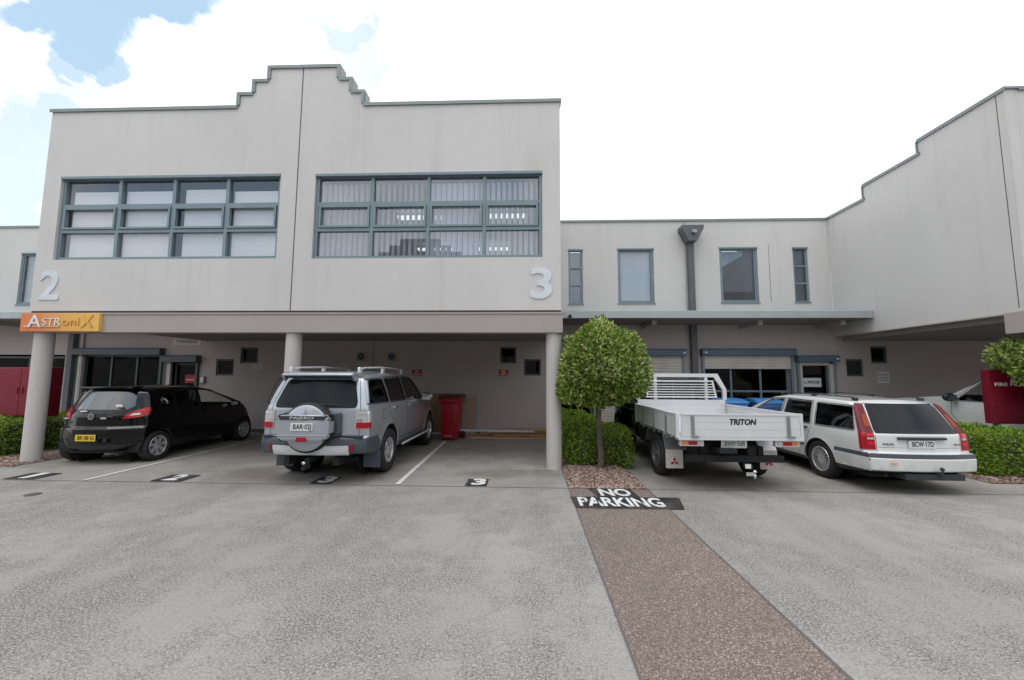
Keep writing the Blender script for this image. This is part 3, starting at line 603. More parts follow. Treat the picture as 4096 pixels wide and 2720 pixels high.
# ---- roof seen over the far wing, and the buildings across the yard that the window panes mirror
bm = nb(); prism(bm, [(-34, 7.6), (-21.5, 6.05), (-21.5, 5.9), (-34, 5.9)], 1, YB+5, YB+9); tag(obj('metal_roof', bm, 'awning'), 'corner of a grey sloping roof just above the parapet wall', 'roof')
for x0, x1, h, label in ((-13.5, -2.0, 10.4, 'dark building with stepped top mirrored in the office window panes'), (21.2, 37, 13.6, 'tall dark building mirrored in the clear window beside the drainpipe'), (-70, -13.6, 5.6, 'long low building mirrored in the dark shop glass'), (-1.9, 21.1, 5.4, 'low building mirrored in the wide shop window')):
    bm = nb(); box(bm, x0, x1, -20, -14, 0, h)
    if h == 10.4:
        for i, hw in enumerate((3.1, 2.3, 1.5)): box(bm, -8-hw, -8+hw, -14.35+.002*i, -14+.002*i, h+.5*i, h+.5*(i+1))
    elif h > 11:
        for i in range(4): box(bm, x0-1.0*(4-i), x0, -19.9, -14.1, 5.5, 10.6-1.0*(3-i)+.01*i)
    for k in range(int((x1-x0)/4)): box(bm, x0+1+4*k, x0+3.2+4*k, -14.05, -13.95, 3.2, 4.6, 1)
    tag(obj('opposite_building', bm, ['farwall', 'darkroom']), label, 'building')
# ------------------------------------------------------------------ signs and small fittings
def sign(name, label, cat, x0, x1, z0, z1, y, m, lines, tm, th=.012, group=None):
    before = set(bpy.data.objects); e = empty(name, ((x0+x1)/2, y, (z0+z1)/2), 0, label, cat, group)
    bm = nb(); box(bm, x0, x1, y-th, y-.002, z0, z1, 0, .002); p = obj('panel', bm, m, e)
    for s_, zc, sz, wd in lines: text(s_, sz, face_front((x0+x1)/2, y-th-.002, zc), tm, 'lettering', p, .001, sz*.02, width=wd)
    adopt(e, before); return e
before = set(bpy.data.objects); e = empty('company_sign', (-8.87, 7.26, 2.64), 0, 'orange company sign with raised silver letters on the beam corner', 'sign')
bm = nb(); box(bm, -9.655, -8.10, 7.195, 7.262, 2.468, 2.815, 0, .003); p = obj('panel', bm, 'orange', e)
text('A', .34, face_front(-9.37, 7.188, 2.65), 'silver', 'lettering', p, .006, .004, width=.28)
text('STR', .20, face_front(-9.03, 7.188, 2.645), 'silver', 'lettering', p, .006, .0, width=.36)
text('oni', .215, face_front(-8.655, 7.188, 2.652), 'gold', 'lettering', p, .006, .001, width=.34)
text('X', .33, face_front(-8.33, 7.188, 2.645), 'gold', 'lettering', p, .006, .004, width=.25)
bm = nb(); box(bm, -9.56, -9.42, 7.172, 7.19, 2.555, 2.572); box(bm, -9.38, -8.86, 7.172, 7.19, 2.557, 2.567); obj('letter_stroke', bm, 'silver', p)
adopt(e, before)
sign('wall_sign', 'pale name plate reading TWINHEAD above the grey shop door', 'sign', -10.58, -9.72, 2.55, 2.735, YB-.002, 'offwhite', [('TWINHEAD', 2.645, .12, .66), ('______', 2.605, .06, .4)], 'greyprint')
for x, near in ((-3.19, 'beside the silver four wheel drive and above the red wheelie bin'), (-.665, 'below the small square window near the end column')):
    sign('parking_sign', 'red NO PARKING sign '+near, 'sign', x-.14, x+.14, 1.665, 1.842, YB-.002, 'signred', [('NO', 1.79, .085, .12), ('PARKING', 1.71, .075, .22)], 'white', group='red signs on the bay wall')
sign('paper_notice', 'pale paper notice stuck beside the two small windows over the black hatchback', 'notice', -8.10, -7.81, 1.84, 2.005, YB-.002, 'offwhite', [('=====', 1.95, .05, .2), ('====', 1.89, .04, .17)], 'greyprint', .006)
sign('paper_notice', 'pale notice on the bay wall just above the roof of the silver four wheel drive', 'notice', -5.55, -5.26, 1.835, 2.0, YB-.002, 'offwhite', [('=====', 1.95, .05, .2), ('====', 1.89, .04, .17)], 'greyprint', .006)
sign('parking_notice', 'white notice with three lines of print below the lit square window', 'notice', 9.75, 10.08, 1.525, 1.825, YB-.002, 'plate', [('blueAPACHE', 1.75, .055, .27), ('AUTHORISED', 1.66, .045, .27), ('PARKING ONLY', 1.59, .04, .24)], 'greyprint', .006)
before = set(bpy.data.objects); e = empty('door_sign', (8.02, YB+.1, 1.55), 0, 'white company sign on the dark glass door beside the wide shutter', 'sign')
bm = nb(); box(bm, 7.70, 8.30, YB+.092, YB+.10, 1.40, 1.65); p = obj('panel', bm, 'white', e)
text('blue', .11, face_front(7.815, YB+.089, 1.525), 'blueprint', 'lettering', p, .001, 0, width=.17); text('APACHE', .11, face_front(8.085, YB+.089, 1.528), 'black', 'lettering', p, .001, .003, width=.33)
adopt(e, before)
bm = nb(); box(bm, -9.64, -9.50, YB-.06, YB-.002, 1.40, 1.62, 0, .01); box(bm, -9.61, -9.53, YB-.066, YB-.0605, 1.44, 1.60, 1); tag(obj('intercom_box', bm, ['vent', 'white']), 'small pale intercom box on the wall by the grey shop door', 'intercom')
bm = nb(); sphere(bm, (-10.18, YB-.16, 2.80), .06); cyl(bm, (-10.18, YB-.16, 2.80), (-10.18, YB-.003, 2.84), .025); cyl(bm, (-10.12, YB-.2, 2.82), (-10.05, YB-.26, 2.80), .045, .055); tag(obj('security_lamp', bm, 'vent'), 'round flood lamp fixed over the pale name plate', 'lamp')
bm = nb(); box(bm, 8.78, 9.0, YB-.02, YB-.002, 2.55, 2.66); tag(obj('junction_box', bm, 'taupe'), 'small box high on the bay wall beside the dark soffit', 'box')
bm = nb(); sphere(bm, (1.11, 10.16, 3.20), .045); cyl(bm, (1.11, 10.16, 3.2), (1.11, 10.198, 3.24), .02); tag(obj('dome_camera', bm, 'black'), 'small black dome camera on the awning edge over the clipped tree', 'camera')
for x, y, zt in ((.30, YF+.29, 2.679), (-8.9, YF+.29, 2.679)):
    bm = nb(); box(bm, x-.06, x+.10, y, y+.18, zt-.13, zt-.001, 0, .01); tag(obj('soffit_lamp', bm, 'pipe'), 'small dark lamp box under the soffit beside the '+('end column of the empty bay' if x > 0 else 'column behind the orange sign'), 'lamp')

# ------------------------------------------------------------------ fire hose cabinets
def cabinet(x0, x1, y0, z0, z1, label, words, dp=.24):
    before = set(bpy.data.objects); e = empty('fire_hose_cabinet', ((x0+x1)/2, y0, 0), 0, label, 'cabinet', 'red fire hose cabinets')
    bm = nb(); box(bm, x0, x1, y0, y0+dp, z0, z1, 0, .006); b = obj('body', bm, 'red', e)
    for a, c_ in ((x0+.012, (x0+x1)/2-.004), ((x0+x1)/2+.004, x1-.012)):
        bm = nb(); box(bm, a, c_, y0-.014, y0-.002, z0+.02, z1-.02, 0, .004); d_ = obj('door', bm, 'red', e)
        bm = nb(); xx = c_-.07 if a < (x0+x1)/2-.1 else a+.03; box(bm, xx, xx+.04, y0-.03, y0-.0145, z0+.48, z0+.60); obj('handle', bm, 'red', d_)
    bm = nb()
    for x in (x0+.12, x1-.12): box(bm, x-.03, x+.03, y0+.01, y0+.08, 0, z0-.001)
    obj('leg', bm, 'pipe', e)
    if words:
        text('FIRE HOSE REEL', .085, face_front(x0+.54, y0-.0165, 1.545), 'white', 'lettering', b, .001, .002, width=.90)
        bm = nb(); box(bm, x0+.38, x0+.52, y0-.019, y0-.0145, 1.57, 1.64); obj('sticker', bm, 'white', b)
    else:
        bm = nb(); box(bm, x1-.42, x1-.34, y0-.019, y0-.0145, 1.70, 1.715); obj('sticker', bm, 'white', b)
    adopt(e, before)
cabinet(8.52, 9.68, 7.72, .83, 1.815, 'red cabinet lettered FIRE HOSE REEL above the hedge and partly behind the second tree', True, .12)
cabinet(-11.15, -9.97, 8.0, .78, 1.80, 'red double door cabinet above the hedge behind the round column under the orange sign', False)

# ------------------------------------------------------------------ bins, boards, timber
def bin_(x, y, rz, w_, d_, h, body, lidm, label, group=None):
    e = empty('wheelie_bin', (x, y, 0), rz, label, 'bin', group); k = .80; hb = h-.12
    def tub(bm, z0, z1, a, b, f0, f1):
        vs = [[bm.verts.new((sx*a*f, sy*b*f, z)) for sx, sy in ((-.5, -.5), (.5, -.5), (.5, .5), (-.5, .5))] for z, f in ((z0, f0), (z1, f1))]
        fs = [bm.faces.new(vs[0][::-1]), bm.faces.new(vs[1])]+[bm.faces.new((vs[0][i], vs[0][(i+1) % 4], vs[1][(i+1) % 4], vs[1][i])) for i in range(4)]
        q = bmesh.ops.bevel(bm, geom=list({x_ for f in fs for x_ in f.edges}), offset=.025, segments=3, affect='EDGES', profile=.5)
    bm = nb(); tub(bm, .04, hb-.10, w_*.9, d_*.9, k, .94); tub(bm, hb-.11, hb, w_, d_, .97, 1.)
    for sx in (-.30, .30): box(bm, sx*w_-.012, sx*w_+.012, -d_*.42, -d_*.36, .22, hb-.16, 0, .005)
    box(bm, -w_*.30, w_*.30, -d_*.425, -d_*.36, hb-.20, hb-.17, 0, .006); b = obj('body', bm, body, e, 35)
    bm = nb(); prism(bm, [(-d_*.54, hb+.002), (-d_*.52, hb+.035), (-d_*.2, h-.02), (d_*.25, h), (d_*.52, h-.03), (d_*.56, hb+.002)], 0, -w_*.53, w_*.53, 0, .014); l = obj('lid', bm, lidm, e, 35)
    bm = nb(); cyl(bm, (-w_*.42, d_*.62, hb-.03), (w_*.42, d_*.62, hb-.03), .014, seg=10)
    for sx in (-.40, .40): box(bm, sx*w_-.015, sx*w_+.015, d_*.49, d_*.635, hb-.045, hb-.015)
    obj('handle', bm, body, e)
    for sx in (-1, 1):
        bm = nb(); lathe(bm, [(.03, -.025), (.10, -.03), (.115, -.02), (.115, .02), (.10, .03), (.03, .025)], (sx*w_*.48, d_*.33, .115), (1, 0, 0), 20, closed=True); obj('wheel', bm, 'tyre', e, 35)
    bm = nb(); box(bm, -w_*.2, w_*.2, -d_*.43, -d_*.425+.03, .12, .13); obj('label_strip', bm, 'offwhite', b)
    return e
bin_(-1.985, 10.62, R(-6), .54, .68, 1.19, 'binred', 'binlid', 'red wheelie bin with a maroon lid at the end of the white bay line')
bin_(5.28, 10.75, R(8), .62, .72, 1.12, 'binblue', 'bluelid', 'blue lidded bin next to the headboard of the aluminium tray', 'blue bins by the shopfront')
bin_(6.2, 10.75, R(-4), .62, .72, 1.12, 'binblue', 'bluelid', 'blue lidded bin showing through the front window of the white station wagon', 'blue bins by the shopfront')
def board(x0, x1, h, y, lean, m, label):
    bm = nb(); box(bm, x0, x1, -.009, .009, 0, h, mtx=Matrix.Translation((0, y, .003)) @ Matrix.Rotation(R(-lean), 4, 'X')); return tag(obj('leaning_board', bm, m), label, 'board', 'boards leaning on the bay wall')
board(-2.96, -1.96, 1.16, 11.33, 6, 'plydark', 'wide brown particle board leaning on the wall behind the red bin')
board(-1.93, -1.44, 1.155, 11.37, 5, 'ply', 'narrow pale board leaning on the wall next to the wider brown one')
pl = [(-1.95, .62, 11.30, .05, 'plank'), (-1.9, .60, 11.15, .05, 'plank'), (-1.75, .62, 11.0, .05, 'plank2'), (-1.6, .58, 10.86, .045, 'plank'), (-1.3, .62, 11.28, .10, 'plank'), (-1.05, .60, 11.12, .10, 'plank2'), (-.9, .63, 10.97, .10, 'plank'), (-1.0, .61, 11.24, .15, 'plank'), (-.55, .62, 11.06, .15, 'plank2'), (-.75, .625, 11.36, .20, 'plank'), (-.1, .61, 11.2, .20, 'plank')]
wh = ['against the wall under the pile', 'in the middle of the bottom layer', 'darker, third from the wall at the bottom', 'lowest and nearest the empty bay', 'against the wall in the second layer', 'dark one in the middle of the second layer', 'on the front of the second layer', 'at the back of the third layer', 'dark short one in the third layer', 'on top against the wall', 'shortest one on top of the pile']
for (x0, x1, y, z, m_), where in zip(pl, wh):
    bm = nb(); a = rnd.gauss(0, .6); box(bm, -(x1-x0)/2, (x1-x0)/2, -.055, .055, -.022, .022, 0, .002)
    o = tag(obj('timber_plank', bm, m_), 'long timber plank, '+where, 'plank', 'timber planks piled along the bay wall'); o.location = ((x0+x1)/2, y, z-.025); o.rotation_euler = (0, 0, R(a))
bm = nb(); box(bm, -1.2, 1.2, -.03, .03, -.025, .025); o = tag(obj('white_batten', bm, 'batten'), 'long white painted batten lying over the timber pile beside the red bin', 'batten'); o.location = (-1.0, 10.80, .21); o.rotation_euler = (0, R(.6), R(1))
bm = nb(); box(bm, -.7, .7, -.03, .03, -.025, .025); o = tag(obj('white_batten', bm, 'batten'), 'short white batten between the red bin and the silver four wheel drive', 'batten'); o.location = (-2.72, 11.0, .10)

# ------------------------------------------------------------------ foliage
def leaves(pts, L, W_, r, spread=.9):
    """pts: list of (position, outward normal) -> folded leaf quads"""
    V, F = [], []
    for p, n in pts:
        d_ = (n+Vector((r.gauss(0, spread), r.gauss(0, spread), r.gauss(0, spread)))).normalized()
        s_ = d_.cross(Vector((r.gauss(0, 1), r.gauss(0, 1), r.gauss(0, 1)))).normalized(); up = s_.cross(d_)
        l = L*r.uniform(.65, 1.3); w_ = W_*r.uniform(.7, 1.25); i = len(V)
        V += [tuple(p), tuple(p+d_*l*.5+s_*w_*.5+up*l*.06), tuple(p+d_*l+up*-l*.06), tuple(p+d_*l*.5-s_*w_*.5+up*l*.06)]
        F += [(i, i+1, i+2), (i, i+2, i+3)]
    return V, [], F
def ball_tree(x, y, zc, rx, rz, zbot, label, seed, n=11000):
    r = random.Random(seed); e = empty('clipped_tree', (x, y, 0), 0, label, 'tree', 'clipped ball trees'); pts, tips = [], []
    lob = [(Vector((r.gauss(0, 1), r.gauss(0, 1), r.gauss(0, 1))).normalized(), r.uniform(.03, .20)) for _ in range(46)]
    for k in range(n):
        d_ = Vector((r.gauss(0, 1), r.gauss(0, 1), r.gauss(0, 1))).normalized()
        f = 1.0
        for ld, a in lob: f += a*max(0, (d_.dot(ld)-.86)/.14)
        f *= .90; q = r.random()
        rad = f*(1-.42*q**2.2)
        z = d_.z*(rz if d_.z > 0 else rz*.62)
        taper = 1.0-.22*max(0, d_.z)**1.5
        p = Vector((d_.x*rx*rad*taper, d_.y*rx*rad*taper, zc+z*rad))
        if p.z < zbot+.10*math.sin(k*1.7)*r.random(): p.z = zbot+r.random()*.12; p.x *= .93; p.y *= .93
        pts.append((p, (d_+Vector((0, 0, .25))).normalized()))
        if d_.z > -.15 and q < .35 and r.random() < .30: tips.append((p+d_*.02, (d_+Vector((0, 0, .6))).normalized()))
    for ld, a in lob[:26]:                                                   # sprigs poking out of the crown
        if ld.z > -.35:
            b = Vector((ld.x*rx, ld.y*rx, zc+ld.z*rz)); ext = r.uniform(.05, .16)
            for _ in range(26): pts.append((b+ld*ext*r.random()+Vector((r.gauss(0, .03), r.gauss(0, .03), r.gauss(0, .03))), (ld+Vector((0, 0, .3))).normalized()))
    c = obj('crown', leaves(pts, .088, .038, r, .85), 'leaf', e); tag(obj('flower_tip', leaves(tips, .06, .03, r, .9), 'palebloom', c), kind='stuff')
    bm = nb(); prev = None
    path = [(0, 0, .0, .062), (.012, 0, .25, .05), (-.012, .01, .6, .046), (-.022, .01, .95, .045), (-.01, 0, 1.2, .05), (0, 0, 1.35, .04)]
    for a, b in zip(path, path[1:]): cyl(bm, a[:3], b[:3], a[3], b[3], 14, caps=False)
    for k in range(9):
        a = k*.7+.3; cyl(bm, (0, 0, 1.22+.02*k), (math.cos(a)*rx*.7, math.sin(a)*rx*.7, zc+.1+.5*r.random()), .026, .008, 8)
    cyl(bm, (0, 0, 1.3), (0, 0, zc+rz*.8), .035, .01, 8); obj('trunk', bm, 'bark', e, 60)
    return e
def hedge_(name, boxes, label, n, L, seed, group='clipped hedges'):
    r = random.Random(seed); x, y = boxes[0][0], boxes[0][2]; pts = []; bm = nb()
    tot = sum((b[1]-b[0])*(b[3]-b[2])+2*((b[1]-b[0])+(b[3]-b[2]))*b[4] for b in boxes)
    for (x0, x1, y0, y1, h) in boxes:
        cx, cy = (x0+x1)/2, (y0+y1)/2; hx, hy = (x1-x0)/2, (y1-y0)/2; area = (x1-x0)*(y1-y0)+2*((x1-x0)+(y1-y0))*h
        box(bm, x0+.09, x1-.09, y0+.09, y1-.09, 0.02, h-.09, 0, .1)
        for _ in range(int(n*area/tot)):
            t = r.random()*area; top = (x1-x0)*(y1-y0); sx = 2*(y1-y0)*h
            if t < top: p = Vector((r.uniform(-hx, hx), r.uniform(-hy, hy), h)); nn = Vector((0, 0, 1))
            elif t < top+sx: s_ = r.choice((-1, 1)); p = Vector((s_*hx, r.uniform(-hy, hy), r.uniform(.03, h))); nn = Vector((s_, 0, .2))
            else: s_ = -1 if r.random() < .75 else 1; p = Vector((r.uniform(-hx, hx), s_*hy, r.uniform(.03, h))); nn = Vector((0, s_, .2))
            k = .17                                                          # round the box
            q = Vector((max(-hx+k, min(hx-k, p.x)), max(-hy+k, min(hy-k, p.y)), min(h-k, p.z))); d_ = p-q
            if d_.length > 1e-5: p = q+d_.normalized()*min(k, d_.length)*1.0; nn = (nn+d_.normalized()).normalized()
            if p.z < .16: nn = (nn+Vector((0, 0, .4))).normalized(); p -= Vector((nn.x, nn.y, 0))*(.16-p.z)*.45
            w_ = .035*math.sin(p.x*7.3+p.y*3.1)+.03*math.sin(p.y*9.1+p.z*6.7)+.02*math.sin(p.x*17)
            p = p+nn*(w_-abs(r.gauss(0, .022))); pts.append((Vector((cx+p.x, cy+p.y, p.z)), nn))
    e = empty(name, (x, y, 0), 0, label, 'hedge', group); before = set(bpy.data.objects)
    bmesh.ops.translate(bm, verts=bm.verts, vec=(-x, -y, 0)); obj('branches', bm, 'core', e)
    obj('foliage', leaves([(p-Vector((x, y, 0)), nn) for p, nn in pts], L, L*.52, r, .8), 'hedge', e); return e
ball_tree(1.30, 7.24, 1.70, .69, .93, 1.18, 'small clipped tree with a round bright green crown standing beside the end column', 11, 13500)
ball_tree(9.12, 7.05, 1.92, .66, .70, 1.42, 'pale green clipped tree in front of the red fire hose cabinet', 12, 8500)
hedge_('clipped_hedge', [(.70, 1.55, 8.1, 10.6, .78), (.76, 1.93, 7.42, 8.9, .68)], 'low rounded hedge behind the thin trunk beside the end column', 15000, .052, 21)
hedge_('clipped_hedge', [(7.50, 8.62, 7.05, 10.9, .76)], 'square clipped hedge between the white station wagon and the red cabinet', 16000, .052, 22)
hedge_('clipped_hedge', [(-11.2, -10.2, 7.45, 10.8, .75)], 'square clipped hedge behind the round column near the black hatchback', 11000, .052, 23)
# ------------------------------------------------------------------ vehicles
def pchip(pts):
    xs = [p[0] for p in pts]; ys = [p[1] for p in pts]; n = len(xs)
    d_ = [(ys[i+1]-ys[i])/(xs[i+1]-xs[i]) for i in range(n-1)]
    m = [d_[0]]+[0 if d_[i-1]*d_[i] <= 0 else 2*d_[i-1]*d_[i]/(d_[i-1]+d_[i]) for i in range(1, n-1)]+[d_[-1]]
    def f(x):
        if x <= xs[0]: return ys[0]
        if x >= xs[-1]: return ys[-1]
        i = max(k for k in range(n-1) if xs[k] <= x); h = xs[i+1]-xs[i]; t = (x-xs[i])/h
        return (2*t**3-3*t*t+1)*ys[i]+(t**3-2*t*t+t)*h*m[i]+(-2*t**3+3*t*t)*ys[i+1]+(t**3-t*t)*h*m[i+1]
    return f
def fillet(pts, step=.07):
    """closed polygon (x,z,r) -> dense rounded outline"""
    n = len(pts); out_ = []
    for i in range(n):
        a, b, c = (Vector(pts[k % n][:2]) for k in (i-1, i, i+1)); r = pts[i][2]
        u, v = (a-b), (c-b); lu, lv = u.length, v.length; u.normalize(); v.normalize()
        ang = math.acos(max(-1, min(1, u.dot(v))))
        if ang > R(178) or r <= 0: out_.append(b); continue
        t = min(r/math.tan(ang/2), lu*.48, lv*.48); p, q = b+u*t, b+v*t; k = max(2, int((math.pi-ang)/R(9))+1)
        for s_ in range(k+1):
            w_ = s_/k; out_.append((p*(1-w_)**2+b*2*w_*(1-w_)+q*w_*w_))
    dense = []
    for i in range(len(out_)):
        a, b = out_[i], out_[(i+1) % len(out_)]; k = max(1, int((b-a).length/step))
        if (b-a).length < 1e-4: continue
        for s_ in range(k): dense.append(a.lerp(b, s_/k))
    return dense
def inpoly(x, z, P):
    c = False; n = len(P)
    for i in range(n):
        x1, z1 = P[i]; x2, z2 = P[i-1]
        if (z1 > z) != (z2 > z) and x < (x2-x1)*(z-z1)/(z2-z1)+x1: c = not c
    return c
def rpoly(pts, r): return [tuple(p) for p in fillet([(x, z, r) for x, z in pts], .12)]
def offset_poly(P, d_):
    n = len(P); A = sum(P[i-1][0]*P[i][1]-P[i][0]*P[i-1][1] for i in range(n)); s_ = 1 if A > 0 else -1; O = []
    for i in range(n):
        a, b, c = Vector(P[i-1]), Vector(P[i]), Vector(P[(i+1) % n]); u = (b-a).normalized(); v = (c-b).normalized()
        n1 = Vector((u.y, -u.x))*s_; n2 = Vector((v.y, -v.x))*s_; m = (n1+n2); m = m.normalized() if m.length > 1e-6 else n1
        O.append(tuple(b+m*d_/max(.5, m.dot(n1))))
    return O
class Car:
    """body = side outline swept across the car, with crowned top strip, rounded edges and side sheets cut for wheel arches and windows"""
    def __init__(s, root, outline, hw, plan, vert, D, arches, wins, doors, pm, rr=.05, ry=.05, p=2.5, dark_below=.0, holes=None, flare=.0, zones=(), screen=None):
        s.root = root; s.O = fillet(outline); s.pl = pchip(plan); s.ve = pchip(vert); s.hw = hw; s.Df = D; s.p = p; s.arches = arches; s.flare = flare
        s.rr, s.ry = rr, ry
        n = len(s.O); O = s.O
        A = sum(O[i-1].x*O[i].y-O[i].x*O[i-1].y for i in range(n)); sg = 1 if A > 0 else -1
        Nn = []
        for i in range(n):
            t = (O[(i+1) % n]-O[i-1]).normalized(); Nn.append(Vector((-t.y, t.x))*sg)       # inward
        bm = nb(); T = [-1+2*k/18 for k in range(19)]; K = 5; V = {}
        def put(x, y, z): return bm.verts.new((x, y, z))
        side = {}
        for i in range(n):
            e1 = O[i]+Vector(D(*O[i]))
            for k, t in enumerate(T):
                q = O[i]+Vector(D(*O[i]))*abs(t)**p; V[i, k] = put(q.x, t*(s.W(e1.x, e1.y)-ry), q.y)
            for sd in (-1, 1):
                for k in range(1, K+1):
                    a = R(90)*k/K; q = e1+Nn[i]*rr*(1-math.cos(a)); w_ = s.W(q.x, q.y)-ry*(1-math.sin(a)); side[i, sd, k] = put(q.x, sd*w_, q.y)
        L = [V, side]
        zmin = min(o.y for o in O)
        def near_arch(c, inner): return any((c.x-ax)**2+(c.z-az)**2 < ar*ar for ax, az, ar in arches) and abs(c.y) > inner
        sbm = nb(); smap = {}
        def zone(x, z): return next((2+k for k, (zp, zm) in enumerate(zones) if inpoly(x, z, zp)), 0)
        def add(vs, k=0):
            c = sum((v.co for v in vs), Vector())/len(vs)
            if near_arch(c, hw-.34): return
            if holes and any(h(c) for h in holes): return
            if screen and k in range(2, 16) and screen[0] < c.x < screen[1] and screen[2] < c.z:
                for v_ in vs:
                    if v_ not in smap: smap[v_] = sbm.verts.new(v_.co)
                sbm.faces.new([smap[v_] for v_ in vs]); return
            f = bm.faces.new(vs); f.material_index = 1 if c.z < dark_below else zone(c.x, c.z)
        for i in range(n):
            j = (i+1) % n
            for k in range(18): add((V[i, k], V[i, k+1], V[j, k+1], V[j, k]), k)
            for sd, kk in ((-1, 0), (1, 18)):
                pr = (V[i, kk], V[j, kk])
                for k in range(1, K+1):
                    cu = (side[i, sd, k], side[j, sd, k]); add((pr[0], cu[0], cu[1], pr[1])); pr = cu
        edge = [(O[i]+Vector(D(*O[i]))+Nn[i]*rr) for i in range(n)]
        # constrained triangulation of one side
        pts, cons = [], []
        def ring(P):
            b = len(pts); pts.extend(Vector(q) for q in P); cons.extend((b+i, b+(i+1) % len(P)) for i in range(len(P)))
        EP = [tuple(e) for e in edge]; ring(EP)
        for ax, az, ar in arches: ring([(ax+ar*math.cos(k*math.pi/24), az+ar*math.sin(k*math.pi/24)) for k in range(48)])
        s.wins = [(w_, nm) for w_, nm in wins]
        for w_, nm in wins: ring(w_)
        for d_ in doors: ring(d_)
        for zp, zm in zones: ring(zp)
        xs = [e.x for e in edge]; zs = [e.y for e in edge]; x = min(xs)
        while x < max(xs):
            z = min(zs)
            while z < max(zs):
                if inpoly(x, z, EP): pts.append(Vector((x, z)))
                z += .065
            x += .065
        vo, eo, fo, *_ = delaunay_2d_cdt(pts, cons, [], 0, 1e-5)
        dbm = [nb() for _ in doors for q in (0, 1)]; wbm = [nb() for _ in wins for q in (0, 1)]; cache = {}
        def vert_(b, key, co):
            if (id(b), key) not in cache: cache[id(b), key] = b.verts.new(co)
            return cache[id(b), key]
        for f in fo:
            cx, cz = sum(vo[i].x for i in f)/3, sum(vo[i].y for i in f)/3
            if not inpoly(cx, cz, EP) or any((cx-ax)**2+(cz-az)**2 < ar*ar for ax, az, ar in arches): continue
            wi = next((k for k, (w_, nm) in enumerate(wins) if inpoly(cx, cz, w_)), None)
            di = next((k for k, d_ in enumerate(doors) if inpoly(cx, cz, d_)), None)
            for q, sd in ((0, -1), (1, 1)):
                b, off = (wbm[wi*2+q], -.014) if wi is not None else (dbm[di*2+q], 0) if di is not None else (bm, 0)
                vs = [vert_(b, (i, sd), (vo[i].x, sd*(s.W(vo[i].x, vo[i].y)+off), vo[i].y)) for i in f]
                fc = b.faces.new(vs if sd < 0 else vs[::-1])
                if wi is None and di is None: fc.material_index = zone(cx, cz)
        bmesh.ops.remove_doubles(bm, verts=bm.verts, dist=2e-4)
        bmesh.ops.recalc_face_normals(bm, faces=bm.faces)
        # dark seams round the doors
        for d_ in doors:
            for sd in (-1, 1):
                s.band(bm, d_, .0045, .0012, sd, 1)
        me = bpy.data.meshes.new('t'); 
        allb = bm.copy()
        for b in dbm+wbm:
            for f in b.faces: allb.faces.new([allb.verts.new(v.co) for v in f.verts])
        s.tree = BVHTree.FromBMesh(allb); allb.free(); bpy.data.meshes.remove(me)
        # wheel arch lips and wells
        for ax, az, ar in arches:
            for sd in (-1, 1):
                a0 = [k*math.pi/24 for k in range(-6, 31)]; pr = None
                for a in a0:
                    x_, z_ = ax+ar*math.cos(a), az+ar*math.sin(a)
                    if z_ < zmin-.005: pr = None; continue
                    y_ = s.W(x_, z_); y2 = s.W(ax+(ar-.02)*math.cos(a), az+(ar-.02)*math.sin(a))
                    cu = [put(x_, sd*y_, z_), put(ax+(ar-.016)*math.cos(a), sd*(y2-.012), az+(ar-.016)*math.sin(a)), put(ax+(ar-.012)*math.cos(a), sd*(hw-.36), az+(ar-.012)*math.sin(a))]
                    if pr:
                        for k in range(2):
                            f = bm.faces.new((pr[k], cu[k], cu[k+1], pr[k+1])); f.material_index = 0 if k == 0 else 1
                    pr = cu
                cyl(bm, (ax, sd*(hw-.37), az), (ax, sd*(hw-.36), az), ar, seg=40, mi=1)
        s.body = obj('body', bm, [pm, 'underbody']+[zm for zp, zm in zones], root, 32)
        if len(sbm.faces): obj('windscreen', sbm, 'cleartint', root, 40)
        else: sbm.free()
        s.doors = []
        for k in range(len(doors)):
            for q in (0, 1): s.doors.append(obj('door', dbm[k*2+q], [pm, 'underbody'], root, 32))
        s.pm = pm
        for k, (w_, nm) in enumerate(wins):
            for q, sd in ((0, -1), (1, 1)):
                b = wbm[k*2+q]; s.band(b, w_, .018, .003, sd, 1)
                cx, cz = sum(p_[0] for p_ in w_)/len(w_), sum(p_[1] for p_ in w_)/len(w_)
                di = next((m for m, d_ in enumerate(doors) if inpoly(cx, cz, d_)), None)
                obj('side_window', b, [nm, 'rubber'], root if di is None else s.doors[di*2+q], 40)
    def W(s, x, z):
        w_ = s.hw*s.pl(x)*s.ve(z)
        for ax, az, ar in s.arches:
            d_ = abs(math.hypot(x-ax, z-az)-ar)
            if s.flare and d_ < .09 and z > az-.1: w_ += s.flare*(.5+.5*math.cos(math.pi*d_/.09))
        return w_
    def band(s, bm, P, wd, off, sd, mi):
        A, B = offset_poly(P, wd), P if wd > .01 else offset_poly(P, -wd)
        a = [bm.verts.new((x, sd*(s.W(x, z)+off), z)) for x, z in A]; b = [bm.verts.new((x, sd*(s.W(x, z)+off-.004*(wd > .01)), z)) for x, z in B]; n = len(a)
        for i in range(n):
            j = (i+1) % n; f = bm.faces.new((a[i], a[j], b[j], b[i])); f.material_index = mi
